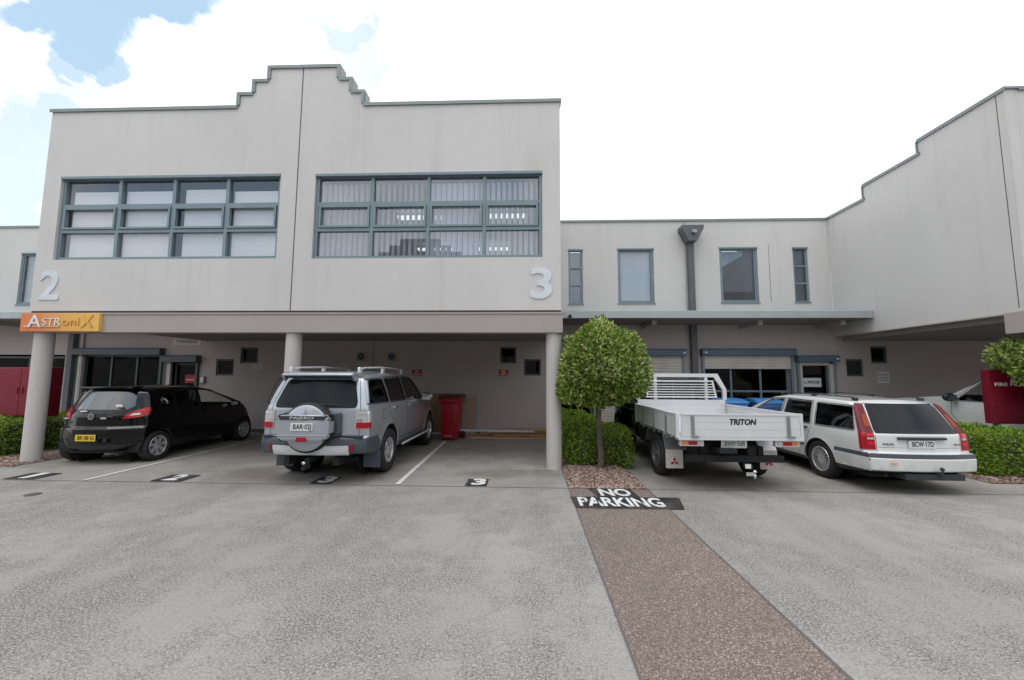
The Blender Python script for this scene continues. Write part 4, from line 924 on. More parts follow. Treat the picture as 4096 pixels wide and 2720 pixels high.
    def patch(s, specs, name, parent=None, label=None):
        """specs: (polygon, mode, offset, material[, cx, cy]) laid over the body; modes rear (y,z), side (x,z), wrap (deg,z)"""
        bm = nb(); mats = []
        for sp in specs:
            P, mode, off, m = sp[:4]; 
            if m not in mats: mats.append(m)
            ks = 1 if mode != 'wrap' else .009                              # degrees -> roughly metres, so the triangles stay even
            pts = [Vector((p_[0]*ks, p_[1])) for p_ in P]; n = len(pts)
            xs = [p_.x for p_ in pts]; zs = [p_.y for p_ in pts]; sx = .045 if mode != 'wrap' else .018; sz = .045 if mode != 'wrap' else .03
            # densify the border
            dp = []
            for i in range(n):
                a, b = pts[i], pts[(i+1) % n]; k = max(1, int(max(abs(b.x-a.x)/sx, abs(b.y-a.y)/sz)))
                dp += [a.lerp(b, q/k) for q in range(k)]
            pts = dp; n = len(pts); cons = [(i, (i+1) % n) for i in range(n)]; PP = [tuple(p_) for p_ in pts]
            x = min(xs)+sx/2
            while x < max(xs):
                z = min(zs)+sz/2
                while z < max(zs):
                    if inpoly(x, z, PP): pts.append(Vector((x, z)))
                    z += sz
                x += sx
            vo, eo, fo, *_ = delaunay_2d_cdt(pts, cons, [], 0, 1e-5); cv = {}
            def hit(i):
                if i in cv: return cv[i]
                a, z = vo[i]
                if mode == 'rear': o_, d_ = Vector((-2, a, z)), Vector((1, 0, 0))
                elif mode == 'front': o_, d_ = Vector((9, a, z)), Vector((-1, 0, 0))
                elif mode in ('sideL', 'sideR'): sd = 1 if mode == 'sideL' else -1; o_, d_ = Vector((a, sd*3, z)), Vector((0, -sd, 0))
                elif mode == 'top': o_, d_ = Vector((a, z, 4)), Vector((0, 0, -1))
                else:
                    cx, cy = sp[4], sp[5]; sd = 1 if cy > 0 else -1; an = R(a/ks); d_ = Vector((math.cos(an), -sd*math.sin(an), 0)); o_ = Vector((cx, cy, z))-d_*3
                h = s.tree.ray_cast(o_, d_)
                if h[0] is None: cv[i] = None; return None
                nn = h[1] if h[1].dot(d_) < 0 else -h[1]
                cv[i] = (bm.verts.new(h[0]+nn*off), nn); return cv[i]
            for f in fo:
                c = sum((vo[i] for i in f), Vector((0, 0)))/3
                if not inpoly(c.x, c.y, PP): continue
                hs = [hit(i) for i in f]
                if any(h is None for h in hs): continue
                try: fc = bm.faces.new([h[0] for h in hs])
                except ValueError: continue
                fc.material_index = mats.index(m); fc.normal_update()
                if fc.normal.dot(hs[0][1]) < 0: fc.normal_flip()
            if off > .004:                                                   # rim down to the body
                be = [e for e in bm.edges if len(e.link_faces) == 1 and e.link_faces[0].material_index == mats.index(m) and all(v in {h[0] for h in cv.values() if h} for v in e.verts)]
                nm = {h[0]: h[1] for h in cv.values() if h}; lo = {}
                for e in be:
                    mi = e.link_faces[0].material_index
                    for v in e.verts:
                        if v not in lo: lo[v] = bm.verts.new(v.co-nm[v]*(off+.004))
                    f = bm.faces.new((e.verts[0], e.verts[1], lo[e.verts[1]], lo[e.verts[0]])); f.material_index = mi
        return obj(name, bm, mats, parent or s.root, 40, label)
def wheel(root, x, y, r, wd, rr_, style, rimm='rim'):
    sd = 1 if y > 0 else -1; h = wd/2
    bm = nb(); lathe(bm, [(rr_-.005, -h*.8), (rr_+.012, -h*.92), (r-.045, -h), (r-.012, -h*.88), (r, -h*.6), (r, h*.6), (r-.012, h*.88), (r-.045, h), (rr_+.012, h*.92), (rr_-.005, h*.8)], (x, y, r), (0, sd, 0), 44, closed=True)
    for k in (-.3, 0, .3): pass
    t = obj('wheel', bm, 'tyre', root, 50)
    bm = nb(); f0 = h*.86                                                     # rim: lip, dish, spokes, hub
    lathe(bm, [(rr_, f0), (rr_-.004, f0+.006), (rr_-.018, f0+.002), (rr_-.026, f0-.035), (rr_-.03, -h*.7)], (x, y, r), (0, sd, 0), 40)
    lathe(bm, [(rr_-.028, f0-.075), (.05, f0-.085), (.0005, f0-.085)], (x, y, r), (0, sd, 0), 40, 1)
    n, wi, wo, z0, z1 = style[:5]
    mt = Matrix.Translation((x, y, r)) @ Vector((0, sd, 0)).to_track_quat('Z', 'Y').to_matrix().to_4x4()
    if n:
        for k in range(n):
            a = 2*math.pi*(k+.25)/n; mk = mt @ Matrix.Rotation(a, 4, 'Z')
            vs = [mk @ Vector(p_) for p_ in ((.03, -wi, f0+z0), (.03, wi, f0+z0), (rr_-.012, wo, f0+z1), (rr_-.012, -wo, f0+z1), (.03, -wi, f0+z0-.03), (.03, wi, f0+z0-.03), (rr_-.012, wo, f0+z1-.03), (rr_-.012, -wo, f0+z1-.03))]
            v = [bm.verts.new(c) for c in vs]
            for q in ((0, 1, 2, 3), (0, 4, 5, 1), (1, 5, 6, 2), (2, 6, 7, 3), (3, 7, 4, 0)): bm.faces.new([v[i] for i in q])
        hub = style[5]; lathe(bm, [(hub, f0+z0-.02), (hub, f0+z0+.004), (hub*.6, f0+z0+.012), (.0005, f0+z0+.012)], (x, y, r), (0, sd, 0), 24)
    else:                                                                    # pressed steel wheel with round holes
        lathe(bm, [(rr_-.03, f0-.03), (rr_-.06, f0-.02), (rr_*.62, f0-.05), (rr_*.45, f0-.02), (.045, f0-.02), (.045, f0+.02), (.0005, f0+.022)], (x, y, r), (0, sd, 0), 36)
        for k in range(10):
            c = mt @ Vector((math.cos(k*.628)*rr_*.76, math.sin(k*.628)*rr_*.76, f0-.027)); c2 = mt @ Vector((math.cos(k*.628)*rr_*.76, math.sin(k*.628)*rr_*.76, f0-.05)); cyl(bm, c2, c, .018, seg=12, mi=1)
    obj('rim', bm, [rimm, 'well'], t, 30)
    return t
def plate(root, x, y, z, m, words, w_=.372, h=.118, fg='black', tilt=0, parent=None):
    bm = nb(); box(bm, -.004, .004, -w_/2, w_/2, -h/2, h/2, 0, .003, Matrix.Translation((x, y, z)) @ Matrix.Rotation(tilt, 4, 'Y'))
    p_ = obj('number_plate', bm, [m], parent or root)
    bm = nb()
    text(words, h*.88, car_rear(x-.0065, y-.012, z, tilt), fg, 'plate_number', p_, .0006, .001, width=w_*.80)
    bm.free(); return p_
def seats(root, xs, hw, z0, zb, mats='seat'):
    for x in xs:
        for y in (-.38, .38):
            bm = nb(); box(bm, x, x+.5, y-.25, y+.25, z0, z0+.16, 0, .05); box(bm, -.09, .06, y-.24, y+.24, 0, .58, 0, .05, Matrix.Translation((x, 0, z0+.12)) @ Matrix.Rotation(R(-14), 4, 'Y')); box(bm, -.05, .05, y-.13, y+.13, .62, .80, 0, .04, Matrix.Translation((x, 0, z0+.12)) @ Matrix.Rotation(R(-14), 4, 'Y'))
            obj('seat', bm, mats, root, 40)
def mirror(root, x, y, z, m, sx=.13, sy=.20, sz=.14):
    sd = 1 if y > 0 else -1
    bm = nb(); sphere(bm, (x, y+sd*sy*.5, z), 1, 0, 20, (sx*.55, sy*.52, sz*.55)); box(bm, x-.02, x+.03, min(y-sd*.08, y+sd*.05), max(y-sd*.08, y+sd*.05), z-.05, z-.01, 1)
    e = obj('wing_mirror', bm, [m, 'trim'], root, 60)
    bm = nb(); box(bm, x-sx*.56, x-sx*.5, y+sd*sy*.12-.0, y+sd*sy*.86, z-sz*.33, z+sz*.33); obj('mirror_glass', bm, 'chrome', e)
def handle(car, x, z, m, parent, L=.17, sides=(-1, 1), chrome=False):
    for q, sd in ((0, -1), (1, 1)):
        if sd not in sides: continue
        y = car.W(x, z); bm = nb(); box(bm, x-L/2, x+L/2, sd*(y+.028)-.01, sd*(y+.028)+.01, z-.016, z+.016, 0, .008); box(bm, x-L/2+.01, x-L/2+.035, min(sd*(y-.005), sd*(y+.022)), max(sd*(y-.005), sd*(y+.022)), z-.012, z+.012); box(bm, x+L/2-.035, x+L/2-.01, min(sd*(y-.005), sd*(y+.022)), max(sd*(y-.005), sd*(y+.022)), z-.012, z+.012)
        obj('handle', bm, m, parent[q] if isinstance(parent, list) else parent, 40)
def scaled(D0): return D0
ss = lambda a, b, x: max(0, min(1, (x-a)/(b-a)))**2*(3-2*max(0, min(1, (x-a)/(b-a))))

# ---- silver four wheel drive
root = empty('four_wheel_drive', (-3.275, 5.78, 0), R(90-.6), 'silver four wheel drive with a covered spare wheel on its tail', 'car')
def D(x, z): return (.10*ss(1.2, .2, x)*(1 if z > .45 else .6)-.25*ss(3.9, 4.85, x)-.10*ss(3.6, 2.6, x)*ss(2.3, 3.0, x), -.035*ss(1.4, 1.7, z)-.03*ss(3.4, 4.2, x))
ol = [(.34, .46, .05), (.24, .47, .04), (.215, .62, .03), (.225, .70, .02), (.285, .725, .02), (.295, 1.15, .2), (.50, 1.645, .09), (.75, 1.705, .25), (1.6, 1.745, .9), (2.5, 1.735, .8), (2.95, 1.67, .35), (3.72, 1.20, .18), (4.55, 1.07, .3), (4.80, .92, .14), (4.86, .60, .08), (4.78, .42, .06), (4.2, .36, .05), (.7, .40, .06)]
wn = [(rpoly([(.40, 1.225), (1.26, 1.205), (1.20, 1.60), (.48, 1.59)], .05), 'carglass'), (rpoly([(1.34, 1.203), (2.18, 1.19), (2.12, 1.615), (1.29, 1.603)], .04), 'carglass'), (rpoly([(2.27, 1.188), (3.38, 1.165), (2.92, 1.56), (2.72, 1.61), (2.22, 1.617)], .05), 'carglass')]
drs = [rpoly([(1.42, .80), (1.62, .52), (2.225, .50), (2.225, 1.30), (2.165, 1.645), (1.245, 1.635), (1.29, 1.1)], .04), rpoly([(2.235, .50), (3.32, .50), (3.42, .80), (3.44, 1.17), (2.95, 1.59), (2.72, 1.645), (2.175, 1.647), (2.235, 1.30)], .03)]
suv = Car(root, ol, .868, [(0, .93), (.25, .955), (.7, .985), (1.6, 1), (3.4, 1), (4.2, .975), (4.86, .88)], [(.35, .955), (.55, .985), (.8, 1), (1.0, .99), (1.2, .955), (1.45, .875), (1.62, .80), (1.75, .72)], D, [(1.27, .38, .455), (4.02, .38, .455)], wn, drs, 'psilver', .05, .055, flare=.02, zones=[([(.05, .3), (.83, .3), (.83, .60), (.72, .70), (.05, .712)], 'trimgrey')])
for x in (1.27, 4.02):
    for y in (-.748, .748): wheel(root, x, y, .372, .25, .215, (6, .026, .034, -.02, -.004, .05))
# tailgate, glass, bumper, lamps
suv.patch([(rpoly([(-.645, 1.155), (.645, 1.155), (.645, 1.25), (.545, 1.585), (-.545, 1.585), (-.645, 1.25)], .06), 'rear', .006, 'rearglass')], 'rear_window')
suv.patch([([(-.705, .725), (-.698, .725), (-.698, 1.15), (-.605, 1.60), (-.612, 1.60), (-.705, 1.16)], 'rear', .002, 'rubber')], 'tailgate_seam')
suv.patch([([(.705, .725), (.698, .725), (.698, 1.15), (.605, 1.60), (.612, 1.60), (.705, 1.16)], 'rear', .002, 'rubber')], 'tailgate_seam')
for sd, sm in ((-1, 'sideR'), (1, 'sideL')):
    A = lambda a, b, z0, z1, off, m: ([(a, z0), (b, z0), (b, z1), (a, z1)], 'wrap', off, m, .75, sd*.39)
    suv.patch([A(32, 58, .835, 1.11, .012, 'lampclear'), A(33.5, 56, .845, .935, .016, 'lampred'), A(33.5, 54, 1.06, 1.095, .016, 'silver'), A(34, 43, .945, .99, .017, 'chrome')], 'tail_lamp')
    suv.patch([([(sd*.60, .525), (sd*.65, .525), (sd*.65, .605), (sd*.60, .605)], 'rear', .018, 'lampred')], 'reflector')
suv.patch([([(-.585, .47), (.585, .47), (.585, .60), (-.585, .60)], 'rear', .016, 'alloy')], 'bumper_plate')
bm = nb(); box(bm, .285, .345, -.79, .79, .715, .745, 0, .01); obj('bumper_step', bm, 'trim', root)
# spare wheel on the tailgate with a two part cover
sy, sz, sr = .005, .875, .372
bm = nb(); lathe(bm, [(.15, 0), (sr-.02, 0), (sr, .03), (sr, .15), (sr-.03, .185), (sr-.07, .19), (.15, .17)], (.30, sy, sz), (-1, 0, 0), 48); sp = obj('spare_wheel', bm, 'tyre', root, 40)
bm = nb(); lathe(bm, [(sr-.034, .186), (sr-.06, .202), (.001, .214)], (.30, sy, sz), (-1, 0, 0), 48); obj('wheel_disc', bm, 'psilver', sp, 40)
bm = nb(); cvp = rpoly([(sy+.405, .775), (sy+.335, .70), (sy-.335, .70), (sy-.405, .775), (sy-.41, 1.02), (sy-.37, 1.075), (sy+.37, 1.075), (sy+.405, 1.02)], .04); prism(bm, cvp, 0, .01, .20, 0, .03); cv = obj('spare_cover', bm, 'psilver', sp, 35)
bm = nb(); prism(bm, rpoly([(sy+.43, .74), (sy-.46, .74), (sy-.46, 1.09), (sy+.43, 1.09)], .05), 0, .215, .32, 0, .02); obj('cover_back', bm, 'trimgrey', sp, 35)
bm = nb(); prism(bm, [(sy+.33, 1.005), (sy-.33, 1.005), (sy-.36, 1.062), (sy+.36, 1.062)], 0, .002, .012); bd = obj('name_strip', bm, 'trim', cv)
text('PAJERO', .05, car_rear(-.001, sy, 1.033), 'silver', 'lettering', bd, .001, .001, width=.36)
bm = nb(); box(bm, .0, .012, sy-.42, sy+.42, .772, .785, 0, .004); prism(bm, [(sy+.08, .69), (sy-.08, .69), (sy-.07, .755), (sy+.07, .755)], 0, .0, .012, 1); obj('fog_lamp', bm, ['psilver', 'lampred'], cv)
def diamonds(x, y, z, s_, m, parent, mode=0):
    bm = nb()
    for k in range(3):
        a = R(90+120*k); c = Vector((math.cos(a), math.sin(a))); n_ = Vector((-c.y, c.x)); P = [c*0, c*.5*s_+n_*.29*s_, c*s_, c*.5*s_-n_*.29*s_]
        prism(bm, [(y-p_.x, z+p_.y) for p_ in P], 0, x-.004, x)
    return obj('emblem', bm, m, parent)
diamonds(.083, sy, 1.105, .055, 'chrome', sp)
plate(root, .004, sy, .905, 'plate', 'BAR·02J', .335, .115, parent=cv)
bm = nb(); prism(bm, [(.44, 1.640), (.60, 1.690), (.64, 1.722), (.42, 1.708), (.345, 1.68), (.35, 1.645)], 1, -.565, .565, 0, .016)
for sd in (-1, 1): prism(bm, [(.355, 1.675), (.56, 1.70), (.49, 1.59), (.43, 1.565)], 1, sd*.562-.02, sd*.562+.02, 0, .008)
obj('roof_spoiler', bm, 'psilver', root, 40)
bm = nb(); box(bm, .40, .41, -.52, .52, 1.615, 1.65); q_ = obj('brake_lamp_strip', bm, 'rubber', root)
for sd in (-1, 1):
    bm = nb(); pts = [(.62, 1.705), (.66, 1.755), (.80, 1.785), (1.6, 1.81), (2.4, 1.795), (2.62, 1.76), (2.72, 1.70)]
    for a, b in zip(pts, pts[1:]): cyl(bm, (a[0], sd*.565, a[1]), (b[0], sd*.565, b[1]), .015, seg=10)
    for x in (.62, 1.62, 2.68): box(bm, x-.05, x+.05, sd*.565-.02, sd*.565+.02, 1.69, 1.79, 0, .008)
    obj('roof_rail', bm, 'alloy', root, 50)
    bm = nb(); box(bm, 1.72, 3.55, sd*.87-.09, sd*.87+.09, .375, .42, 0, .015); box(bm, 1.70, 3.57, sd*.95-.012, sd*.95+.012, .385, .425, 1, .01); obj('side_step', bm, ['trim', 'alloy'], root)
    bm = nb(); box(bm, .80, .815, sd*.73-.15, sd*.73+.13, .17, .44); obj('mud_flap', bm, 'trimgrey', root)
mirror(root, 3.22, -.87, 1.20, 'chrome', .16, .26, .2); mirror(root, 3.22, .87, 1.20, 'chrome', .16, .26, .2)
handle(suv, 1.55, 1.09, 'chrome', suv.doors[0:2]); handle(suv, 2.42, 1.075, 'chrome', suv.doors[2:4])
suv.patch([([(.94, .93), (1.12, .93), (1.12, 1.09), (.94, 1.09)], 'sideR', .0016, 'rubber'), ([(.946, .936), (1.114, .936), (1.114, 1.084), (.946, 1.084)], 'sideR', .0032, 'psilver')], 'fuel_flap')
bm = nb(); box(bm, .20, .50, -.03, .03, .36, .42); box(bm, .08, .22, -.025, .025, .27, .31); box(bm, .18, .24, -.03, .03, .27, .42); cyl(bm, (.10, 0, .30), (.10, 0, .35), .012, seg=12); sphere(bm, (.10, 0, .37), .027, 1); box(bm, .3, 3.9, -.42, -.34, .30, .42); box(bm, .3, 3.9, .34, .42, .30, .42); cyl(bm, (1.27, -.7, .37), (1.27, .7, .37), .05, seg=12); obj('tow_bar', bm, ['underbody', 'chrome'], root)
seats(root, (1.35, 2.3), .9, .78, 1.4)
bm = nb(); cyl(bm, (.31, -.40, 1.20), (.29, .02, 1.225), .008, seg=8); obj('wiper', bm, 'trim', root)

# ---- black hatchback
root = empty('hatchback', (-8.0, 7.08, 0), R(90+1.4), 'black hatchback with yellow number plate and red tail lamps', 'car')
def D(x, z): return (.24*ss(.9, 0, x)*(1-.25*ss(1.0, 1.4, z))-.40*ss(2.9, 3.75, x)-.14*ss(3.0, 2.2, x)*ss(1.7, 2.4, x), -.045*ss(1.1, 1.42, z)-.05*ss(2.8, 3.4, x))
ol = [(.16, .245, .06), (.05, .33, .07), (.0, .50, .07), (.015, .655, .04), (.06, .70, .03), (.075, .90, .2), (.135, 1.0, .10), (.335, 1.365, .09), (.46, 1.418, .12), (1.1, 1.452, .6), (1.7, 1.44, .6), (2.15, 1.37, .5), (2.98, .965, .35), (3.45, .82, .3), (3.68, .62, .16), (3.74, .42, .10), (3.66, .24, .07), (3.2, .20, .05)]
wn = [(rpoly([(.62, 1.02), (.92, 1.01), (.94, 1.26), (.76, 1.27), (.66, 1.18)], .05), 'cleartint'), (rpoly([(1.02, 1.005), (1.52, .975), (1.54, 1.335), (1.04, 1.315)], .04), 'carglass'), (rpoly([(1.62, .97), (2.74, .93), (2.48, 1.07), (2.02, 1.29), (1.64, 1.335)], .05), 'cleartint')]
drs = [rpoly([(1.02, .75), (1.16, .32), (1.565, .32), (1.565, 1.0), (1.59, 1.37), (.985, 1.345), (.97, 1.0)], .03), rpoly([(1.575, .32), (2.48, .32), (2.56, .6), (2.62, .93), (2.53, 1.07), (2.04, 1.325), (1.60, 1.372), (1.575, 1.0)], .03)]
hat = Car(root, ol, .85, [(0, .90), (.3, .955), (.9, .995), (1.8, 1), (2.8, .985), (3.4, .92), (3.75, .78)], [(.2, .92), (.4, .985), (.6, 1), (.85, .98), (1.0, .945), (1.2, .86), (1.35, .77), (1.45, .70)], D, [(.58, .285, .335), (3.03, .285, .335)], wn, drs, 'pblack', .06, .07, flare=.008, screen=(2.05, 2.95, .98))
for x in (.58, 3.03):
    for y in (-.745, .745): wheel(root, x, y, .286, .19, .192, (7, .024, .040, -.012, -.006, .06))
hat.patch([([(-.50, 1.0), (.50, 1.0), (.57, 1.06), (.52, 1.24), (.40, 1.325), (-.40, 1.325), (-.52, 1.24), (-.57, 1.06)], 'rear', .006, 'hatchglass')], 'rear_window')
for sd in (-1, 1):
    hat.patch([([(9, .832), (27, .85), (38, .872), (44, .90), (47, 1.02), (40, 1.035), (26, .985), (14, .925)], 'wrap', .012, 'lampred', .80, sd*.38), ([(17, .885), (31, .90), (32, .93), (22, .925)], 'wrap', .017, 'lampclear', .80, sd*.38), ([(12, .842), (36, .874), (37, .89), (14, .862)], 'wrap', .016, 'lampbright', .80, sd*.38), ([(22, .945), (38, .965), (39, .995), (27, .975)], 'wrap', .016, 'lampbright', .80, sd*.38)], 'tail_lamp')
    hat.patch([([(sd*.44, .70), (sd*.447, .70), (sd*.505, .84), (sd*.498, .84)], 'rear', .002, 'rubber')], 'tailgate_seam')
hat.patch([([(-.70, .29), (.70, .29), (.70, .37), (-.70, .37)], 'rear', .006, 'trim')], 'bumper_skirt')
plate(root, -.008, 0, .505, 'plateyellow', 'BK·08·GI', .372, .115, 'black')
bm = nb()
for sc_ in (1, .55): lathe(bm, [(.055*sc_, -.004), (.055*sc_, .004), (.046*sc_-.002, .004), (.046*sc_-.002, -.004)], (.052, 0, .885+.01*(sc_ < 1)), (-1, 0, 0), 28, closed=True)
o = obj('emblem', bm, 'chrome', root, 40)
bm = nb(); box(bm, .03, .052, -.30, -.20, .842, .868); obj('badge', bm, 'silver', root)
bm = nb(); box(bm, .04, .055, .40, .49, .842, .862); obj('badge', bm, 'silver', root)
bm = nb(); box(bm, .095, .12, .14, .26, .965, .985); box(bm, .16, .17, -.46, -.34, 1.05, 1.10, 1); obj('sticker', bm, ['white', 'plate'], root)
bm = nb(); prism(bm, [(.34, 1.375), (.27, 1.405), (.30, 1.422), (.52, 1.435), (.52, 1.41)], 1, -.50, .50, 0, .012); obj('roof_spoiler', bm, 'pblack', root, 40)
handle(hat, 1.12, .90, 'pblack', hat.doors[0:2]); handle(hat, 1.74, .875, 'pblack', hat.doors[2:4])
mirror(root, 2.56, -.83, .97, 'pblack', .12, .19, .13); mirror(root, 2.56, .83, .97, 'pblack', .12, .19, .13)
seats(root, (.75, 1.75), .8, .42, 1.1)
bm = nb(); box(bm, .12, .34, -.52, -.44, .17, .20); box(bm, .2, 3.4, -.5, .5, .20, .24); cyl(bm, (.58, -.7, .28), (.58, .7, .28), .04, seg=10); obj('exhaust', bm, 'underbody', root)

# ---- white station wagon
root = empty('station_wagon', (5.705, 5.98, 0), R(90), 'white station wagon with tall tail lamps and black roof rails', 'car')
def D(x, z): return (.085*ss(.9, .05, x)-.22*ss(3.9, 4.71, x)-.08*ss(3.3, 2.5, x)*ss(2.0, 2.6, x), -.03*ss(1.05, 1.3, z)-.03*ss(3.3, 4.2, x))
ol = [(.07, .30, .04), (.005, .335, .03), (.0, .50, .012), (.012, .505, .01), (.02, .57, .012), (.105, .585, .012), (.115, .83, .2), (.15, .87, .15), (.40, 1.275, .07), (.55, 1.315, .15), (1.3, 1.345, .7), (2.1, 1.35, .7), (2.6, 1.295, .4), (3.38, .91, .2), (4.42, .77, .25), (4.62, .64, .1), (4.68, .45, .05), (4.66, .26, .05), (4.3, .19, .05), (.6, .23, .05)]
wn = [(rpoly([(.36, .872), (1.16, .868), (1.215, 1.225), (.47, 1.215)], .02), 'carglass'), (rpoly([(1.29, .868), (2.02, .864), (2.0, 1.245), (1.35, 1.23)], .02), 'carglass'), (rpoly([(2.14, .863), (3.13, .875), (2.48, 1.225), (2.12, 1.246)], .02), 'cleartint')]
drs = [rpoly([(1.30, .72), (1.46, .28), (2.075, .28), (2.075, 1.265), (1.31, 1.25), (1.25, .9)], .02), rpoly([(2.085, .28), (3.10, .28), (3.20, .87), (2.50, 1.245), (2.085, 1.265)], .02)]
wag = Car(root, ol, .78, [(0, .945), (.3, .975), (1.0, 1), (3.2, 1), (4.0, .97), (4.7, .86)], [(.2, .93), (.36, .985), (.55, 1), (.75, .99), (.88, .96), (1.1, .885), (1.25, .82), (1.35, .77)], D, [(1.07, .30, .345), (3.73, .30, .345)], wn, drs, 'pwhite', .035, .04, flare=.012, zones=[([(-.1, .507), (.735, .507), (.735, .566), (-.1, .572)], 'trimgrey'), ([(-.1, .1), (.735, .1), (.735, .31), (-.1, .325)], 'trim')], screen=(2.62, 3.33, .93))
for x in (1.07, 3.73):
    for y in (-.68, .68): wheel(root, x, y, .302, .195, .205, (20, .006, .010, -.018, -.006, .075))
wag.patch([([(-.575, .845), (.575, .845), (.575, .9), (.50, 1.262), (-.50, 1.262), (-.575, .9)], 'rear', .006, 'dimglass')], 'rear_window')
LZ = [(.612, 27.5, 42), (.87, 28.5, 43), (1.06, 31.5, 46), (1.255, 36, 50)]
def lampx(z, q):
    for (z0, *a), (z1, *b) in zip(LZ, LZ[1:]):
        if z <= z1: t = (z-z0)/(z1-z0); return a[q]+(b[q]-a[q])*t
    return LZ[-1][1+q]
for sd, sm in ((-1, 'sideR'), (1, 'sideL')):
    def A(f0, f1, z0, z1, off, m):
        zz = [z0]+[z for z, *_ in LZ if z0 < z < z1]+[z1]; X_ = lambda z, f: lampx(z, 0)+(lampx(z, 1)-lampx(z, 0))*f
        return ([(X_(z, f0), z) for z in zz]+[(X_(z, f1), z) for z in zz[::-1]], 'wrap', off, m, .75, sd*.30)
    wag.patch([A(0, 1, .612, .848, .012, 'lampred'), A(0, 1, .852, 1.255, .012, 'lampdim'), A(.05, .5, .80, .83, .016, 'lampbright'), A(.05, .5, .755, .785, .016, 'lampclear'), A(.05, .5, .68, .72, .016, 'lampbright'), A(.05, .5, .93, 1.10, .0155, 'lampmix')], 'tail_lamp')
    wag.patch([([(1.42, .47), (3.3, .47), (3.3, .525), (1.42, .525)], sm, .012, 'trim')], 'rub_strip')
    wag.patch([([(1.40, .225), (3.4, .225), (3.4, .285), (1.40, .285)], sm, .006, 'trim')], 'sill_cover')
    wag.patch([([(sd*.588, .586), (sd*.594, .586), (sd*.594, .95), (sd*.588, .95)], 'rear', .0015, 'rubber')], 'tailgate_seam')
wag.patch([([(-.58, .645), (.58, .645), (.58, .649), (-.58, .649)], 'rear', .002, 'greyprint')], 'tailgate_crease')
bm = nb(); box(bm, .075, .12, -.335, .335, .765, .80, 0, .01); obj('tailgate_handle', bm, 'trim', root, 40)
bm = nb(); box(bm, -.004, .012, .46, .54, .435, .45); obj('bumper_reflector', bm, 'lampamber', root)
plate(root, .095, .01, .70, 'plate', 'BCW·17D', .372, .112, 'black')
text('VOLVO', .045, car_rear(.106, .47, .695), 'greyprint', 'badge', root, .002, .002, width=.17)
text('850', .04, car_rear(.106, -.49, .70), 'greyprint', 'badge', root, .002, .001, width=.09)
bm = nb(); cyl(bm, (.02, -.10, .30), (-.06, -.10, .30), .02, seg=10); cyl(bm, (-.05, -.10, .29), (-.05, -.10, .36), .012, seg=10); sphere(bm, (-.05, -.10, .385), .027); box(bm, .0, .55, -.45, .35, .22, .30); obj('tow_ball', bm, 'trim', root, 50)
bm = nb(); cyl(bm, (.15, .5, .25), (.5, .5, .26), .03, seg=12); box(bm, .3, 4.3, -.6, .6, .19, .25); cyl(bm, (1.07, -.7, .3), (1.07, .7, .3), .05, seg=10); obj('exhaust', bm, 'underbody', root)
for sd in (-1, 1):
    bm = nb(); pts = [(.55, 1.312), (.64, 1.345), (1.55, 1.368), (2.3, 1.360), (2.42, 1.325)]
    for a, b in zip(pts, pts[1:]): cyl(bm, (a[0], sd*.50, a[1]), (b[0], sd*.50, b[1]), .010, seg=10)
    for x, z in ((.60, 1.32), (1.5, 1.35), (2.38, 1.33)): box(bm, x-.05, x+.05, sd*.50-.018, sd*.50+.018, z-.02, z+.025, 0, .006)
    obj('roof_rail', bm, 'trim', root, 50)
handle(wag, 1.42, .795, 'trim', wag.doors[0:2], .2); handle(wag, 2.25, .785, 'trim', wag.doors[2:4], .2)
mirror(root, 3.02, -.77, .93, 'pwhite'); mirror(root, 3.02, .77, .93, 'pwhite')
seats(root, (1.35, 2.25), .85, .42, 1.1)
bm = nb(); cyl(bm, (.21, .42, .885), (.15, -.05, .88), .008, seg=8); obj('wiper', bm, 'trim', root)

# ---- flat tray truck: black cab, aluminium tray
root = empty('tray_truck', (3.085, 5.98, 0), R(90+.3), 'black cab pickup with an aluminium drop side tray and ladder headboard', 'truck')
def D(x, z): return (.05*ss(2.75, 2.35, x)-.28*ss(4.2, 4.95, x)-.10*ss(4.0, 3.3, x)*ss(2.9, 3.4, x)*ss(.9, 1.2, z), -.035*ss(1.3, 1.6, z)-.03*ss(3.9, 4.5, x))
ol = [(2.36, .42, .05), (2.34, .95, .1), (2.42, 1.50, .1), (2.52, 1.64, .1), (2.9, 1.69, .3), (3.25, 1.65, .25), (4.0, 1.10, .2), (4.7, .98, .3), (4.93, .82, .15), (4.96, .50, .08), (4.85, .36, .06), (4.4, .34, .05)]
wn = [(rpoly([(2.52, 1.10), (3.72, 1.08), (3.22, 1.50), (3.05, 1.56), (2.62, 1.56)], .05), 'cleartint')]
drs = [rpoly([(2.46, .46), (3.62, .46), (3.78, .8), (3.80, 1.08), (3.25, 1.53), (3.06, 1.60), (2.58, 1.60), (2.46, 1.05)], .04)]
def rearhole(c): return c.x < 2.55 and 1.08 < c.z < 1.53 and abs(c.y) < .58
def fronthole(c): return 3.28 < c.x < 3.92 and 1.13 < c.z < 1.62 and abs(c.y) < .60
cab = Car(root, ol, .85, [(2.3, .95), (2.6, .985), (3.2, 1), (4.2, .98), (4.95, .86)], [(.35, .95), (.6, 1), (.9, .995), (1.08, .96), (1.3, .88), (1.55, .79), (1.7, .74)], D, [(4.1, .35, .43)], wn, drs, 'pblack', .05, .06, holes=[rearhole, fronthole], flare=.012)
bm = nb(); box(bm, 2.395, 2.40, -.60, .60, 1.06, 1.55, mtx=Matrix.Translation((2.40, 0, 1.3)) @ Matrix.Rotation(R(9), 4, 'Y') @ Matrix.Translation((-2.40, 0, -1.3))); obj('rear_window', bm, 'carglass', root)
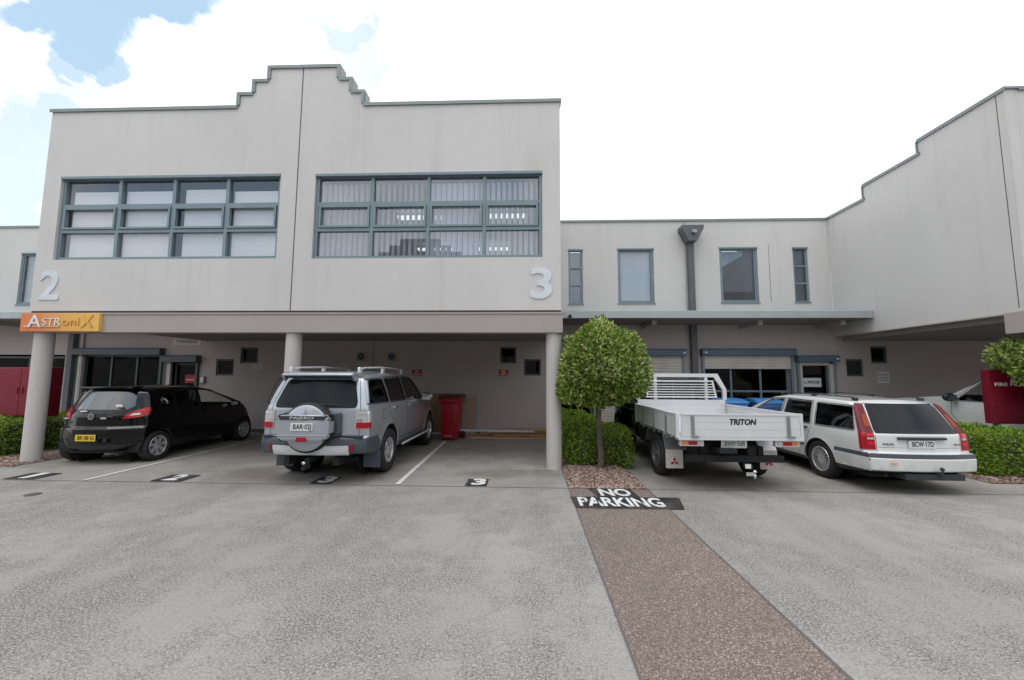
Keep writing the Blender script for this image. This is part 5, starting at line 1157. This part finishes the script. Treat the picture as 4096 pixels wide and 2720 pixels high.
bm = nb(); sg_ = [(3.26, 1.63), (3.95, 1.12)]; prism(bm, [(3.26, 1.62), (3.94, 1.12), (3.935, 1.115), (3.255, 1.615)], 1, -.62, .62); obj('windscreen', bm, 'cleartint', root)
bm = nb(); prism(bm, [(3.45, .7), (3.45, 1.06), (3.6, 1.10), (3.95, 1.08), (3.95, .7)], 1, -.72, .72); lathe(bm, [(.185, -.012), (.185, .012), (.165, .012), (.165, -.012)], (3.40, -.36, 1.12), (-.9, 0, .45), 24, closed=True); obj('dashboard', bm, 'seat', root, 40)
seats(root, (2.6,), .8, .72, 1.3)
for y in (-.72, .72):
    wheel(root, 4.1, y, .345, .21, .21, (0, 0, 0, 0, 0), 'steelrim'); wheel(root, 1.13, y*1.06, .348, .215, .212, (0, 0, 0, 0, 0), 'steelrim')
mirror(root, 3.5, .86, 1.16, 'trim', .14, .24, .2); mirror(root, 3.5, -.86, 1.16, 'trim', .14, .24, .2)
handle(cab, 2.62, .98, 'trim', cab.doors[0:2])
TW, T0, TL, TZ0, TZ1 = .888, .0, 2.17, .78, 1.125
bm = nb(); box(bm, T0+.02, TL, -TW+.02, TW-.02, TZ0, TZ0+.05)
for x in [.15+.26*k for k in range(8)]: box(bm, x, x+.05, -TW+.03, TW-.03, TZ0-.05, TZ0-.001)
for k in range(9): box(bm, T0+.03, TL-.03, -.80+.178*k, -.80+.178*k+.15, TZ0+.051, TZ0+.058)
tray = obj('tray_floor', bm, 'alloy', root)
def ribs(bm, make):                                                           # extruded aluminium planks with bead lines
    for z0, z1, o_ in ((TZ0+.015, TZ0+.115, 0), (TZ0+.122, TZ0+.222, 0), (TZ0+.229, TZ1-.022, 0), (TZ1-.02, TZ1, .012), (TZ0+.113, TZ0+.124, -.004), (TZ0+.220, TZ0+.231, -.004)): make(z0, z1, o_)
for sd in (-1, 1):
    bm = nb(); ribs(bm, lambda z0, z1, o_: box(bm, T0+.07, TL-.06, sd*TW-.014-max(o_, 0)*.4, sd*TW+.014+o_, z0, z1)); sb = obj('drop_side', bm, 'alloy', root)
    for x in (.42, 1.02, 1.62):
        bm = nb(); box(bm, x-.022, x+.022, sd*(TW+.016)-.005*0, sd*(TW+.016)+sd*.02, TZ0+.02, TZ1-.05, 0, .004); box(bm, x-.015, x+.015, sd*(TW+.012), sd*(TW+.03), TZ0-.06, TZ0+.01); obj('side_latch', bm, 'steel', sb)
    for x in (T0+.01, TL-.055):
        bm = nb(); box(bm, x, x+.055, sd*TW-.02, sd*TW+.022, TZ0-.01, TZ1+.006, 0, .004); obj('corner_post', bm, 'alloy', root)
    # guard, mud flap, lamp
    bm = nb(); gp = [(.63+.05*0, .50), (.66, .62), (.72, .74), (.70, .74), (.635, .62), (.60, .50)]
    prism(bm, [(.60, .50), (.74, .775), (1.52, .775), (1.64, .50), (1.62, .49), (1.50, .755), (.76, .755), (.62, .49)], 1, sd*.60, sd*.87); obj('wheel_guard', bm, 'alloy' if sd < 0 else 'steel', root)
    bm = nb(); prism(bm, rpoly([(sd*.60, .215), (sd*.87, .215), (sd*.87, .505), (sd*.60, .505)], .012), 0, .595, .603); fl = obj('mud_flap', bm, 'flapw', root)
    diamonds(.594, sd*.735, .315, .075, 'signred', fl)
    bm = nb(); box(bm, .03, .10, sd*.68-.17, sd*.68+.17, .655, .745, 0, .006); lb = obj('tail_lamp', bm, 'alloy', root)
    bm = nb(); o1 = sd*.68; box(bm, .018, .03, o1+sd*.055, o1+sd*.145, .675, .728, 0); box(bm, .018, .03, o1-sd*.07, o1+sd*.053, .675, .728, 1); box(bm, .018, .03, o1-sd*.14, o1-sd*.072, .675, .728, 2); obj('lens', bm, ['lampamber', 'lampred', 'lampclear'], lb)
    bm = nb(); box(bm, .04, .07, sd*.72-.03, sd*.72+.03, .745, .779); obj('lamp_bracket', bm, 'steel', root)
bm = nb(); ribs(bm, lambda z0, z1, o_: box(bm, T0-.014-o_, T0+.014, -TW+.05, TW-.05, z0, z1)); box(bm, T0-.018, T0+.03, -TW, TW, TZ0-.03, TZ0+.012); tg = obj('tail_gate', bm, 'alloy', root)
for y in (-.68, .68):
    bm = nb(); box(bm, T0-.032, T0-.0145, y-.022, y+.022, TZ0+.03, TZ1-.03, 0, .004); box(bm, T0-.045, T0-.02, y-.08, y+.03, TZ0+.01, TZ0+.035, 0, .005); obj('gate_latch', bm, 'steel', tg)
text('TRITON', .11, car_rear(T0-.0155, -.04, TZ0+.272-.045), 'black', 'lettering', tg, .001, .005, width=.385, shear=.18)
HB = TL
bm = nb(); ribs(bm, lambda z0, z1, o_: box(bm, HB-.03, HB+.0, -TW+.03, TW-.03, z0, z1)); box(bm, HB-.03, HB+.005, -TW+.03, TW-.03, TZ1+.001, 1.21); obj('front_panel', bm, 'alloy', root)
bm = nb()
def beam_(a, b, w_=.03, d_=.025): 
    a, b = Vector(a), Vector(b); L = (b-a).length; q = (b-a).to_track_quat('Z', 'X').to_matrix().to_4x4(); box(bm, -d_, d_, -w_, w_, 0, L, 0, .003, Matrix.Translation(a) @ q)
yt, ym = .70, .86
box(bm, HB-.03, HB+.03, -yt-.03, yt+.03, 1.655, 1.725, 0, .004)
for sd in (-1, 1):
    P = [(sd*(ym+.03), 1.212), (sd*(ym+.03), 1.42), (sd*(yt+.03), 1.72), (sd*(yt-.05), 1.66), (sd*(ym-.04), 1.40), (sd*(ym-.04), 1.212)]; prism(bm, P if sd > 0 else P[::-1], 0, HB-.028, HB+.028)
    box(bm, HB-.022, HB+.022, sd*.50-.03, sd*.50+.03, 1.212, 1.654)
    P = [(sd*.60, 1.575), (sd*.635, 1.575), (sd*.70, 1.255), (sd*.665, 1.255)]; prism(bm, P if sd > 0 else P[::-1], 0, HB-.035, HB-.024)
obj('headboard_frame', bm, 'alloy', root)
for k, z in enumerate((1.575, 1.512, 1.462, 1.412, 1.362, 1.312, 1.262)):
    bm = nb(); wz = .635+(1.575-z)*.2; cyl(bm, (HB-.034, -wz, z), (HB-.034, wz, z), .014 if k in (0, 6) else .009, seg=8); obj('headboard_rail', bm, 'alloy', root, 50)
for y in (-.28, .1):
    bm = nb(); cyl(bm, (HB+.1, y, 1.09), (HB+.13, y, 1.53), .006, seg=8); obj('window_guard_bar', bm, 'steel', root)
plate(root, .07, .06, .685, 'plate', 'BWV·56R', .372, .118, 'greyprint', R(-8))
bm = nb(); box(bm, .25, 4.5, -.46, -.38, .50, .62); box(bm, .25, 4.5, .38, .46, .50, .62); box(bm, .18, .26, -.72, .72, .40, .50, 0, .01); cyl(bm, (1.13, -.7, .35), (1.13, .7, .35), .05, seg=12); sphere(bm, (1.13, .05, .34), .14, 0, 16); box(bm, .9, 2.3, -.3, .2, .42, .72); box(bm, .0, .6, .05, .30, .56, .62); box(bm, .2, .5, -.33, -.2, .40, .64); box(bm, .30, .7, .15, .5, .45, .7); box(bm, 1.7, 2.3, -.8, -.5, .45, .75); box(bm, 1.75, 2.3, .5, .8, .42, .75); obj('chassis', bm, 'underbody', root)
bm = nb(); cyl(bm, (.5, .05, .55), (1.13, .05, .36), .045, seg=12); cyl(bm, (.25, .45, .47), (.9, .5, .40), .035, seg=12); obj('tail_shaft', bm, 'underbody', root, 50)
bm = nb(); box(bm, .02, .20, -.17, -.11, .33, .40); box(bm, .04, .10, -.20, -.08, .24, .29, 1); cyl(bm, (.06, -.21, .20), (.06, -.21, .29), .016, seg=10, mi=1); sphere(bm, (.06, -.21, .295), .03, 1); sphere(bm, (.06, -.21, .235), .026, 1); box(bm, .015, .022, -.14, -.06, .35, .41, 2); obj('tow_bar', bm, ['underbody', 'chrome', 'white'], root, 50)

# ---- white ute in the next bay
root = empty('parked_ute', (10.14, 6.3, 0), R(90), 'white vehicle with black mirror and dark side strip in the next bay behind the hedge', 'car')
def D(x, z): return (.08*ss(.6, .0, x)-.20*ss(4.3, 5.05, x)-.10*ss(3.2, 2.4, x)*ss(2.0, 2.5, x), -.03*ss(1.4, 1.65, z)-.03*ss(3.2, 4.2, x))
ol = [(.06, .42, .05), (.0, .52, .04), (.02, 1.10, .1), (.12, 1.68, .1), (.3, 1.76, .15), (1.4, 1.79, .5), (2.32, 1.755, .35), (3.02, 1.265, .2), (4.55, 1.17, .3), (4.82, 1.0, .15), (4.86, .60, .08), (4.75, .42, .06)]
wn = [(rpoly([(.3, 1.18), (1.18, 1.175), (1.18, 1.66), (.4, 1.65)], .04), 'carglass'), (rpoly([(1.29, 1.175), (2.80, 1.185), (2.27, 1.64), (2.05, 1.70), (1.29, 1.70)], .05), 'cleartint')]
drs = [rpoly([(1.22, .55), (2.60, .55), (2.88, .9), (2.88, 1.19), (2.31, 1.67), (2.07, 1.735), (1.22, 1.735)], .04)]
ute = Car(root, ol, .86, [(0, .96), (.6, 1), (3.2, 1), (4.2, .975), (4.9, .88)], [(.4, .95), (.6, .995), (.9, 1), (1.15, .96), (1.4, .89), (1.65, .83), (1.82, .77)], D, [(1.0, .37, .44), (3.95, .37, .44)], wn, drs, 'pwhite2', .05, .06, flare=.012, screen=(2.38, 2.97, 1.28))
for x in (1.0, 3.95):
    for y in (-.74, .74): wheel(root, x, y, .365, .23, .21, (6, .03, .04, -.02, -.004, .05))
ute.patch([([(.05, .655), (4.7, .655), (4.7, .715), (.05, .715)], 'sideL', .008, 'trim')], 'side_strip')
handle(ute, 1.42, 1.03, 'trim', ute.doors[0:2], .2); mirror(root, 2.78, .86, 1.25, 'trim', .14, .24, .17); mirror(root, 2.78, -.86, 1.25, 'trim', .14, .24, .17)
ute.patch([([(-.60, 1.25), (.60, 1.25), (.56, 1.62), (-.56, 1.62)], 'rear', .006, 'rearglass')], 'rear_window')
seats(root, (1.4,), .85, .75, 1.3)
bm = nb(); sphere(bm, (3.15, .5, 1.2), .02); cyl(bm, (3.1, -.5, 1.205), (3.05, .3, 1.215), .008, seg=8); obj('washer_jet', bm, 'trim', root)
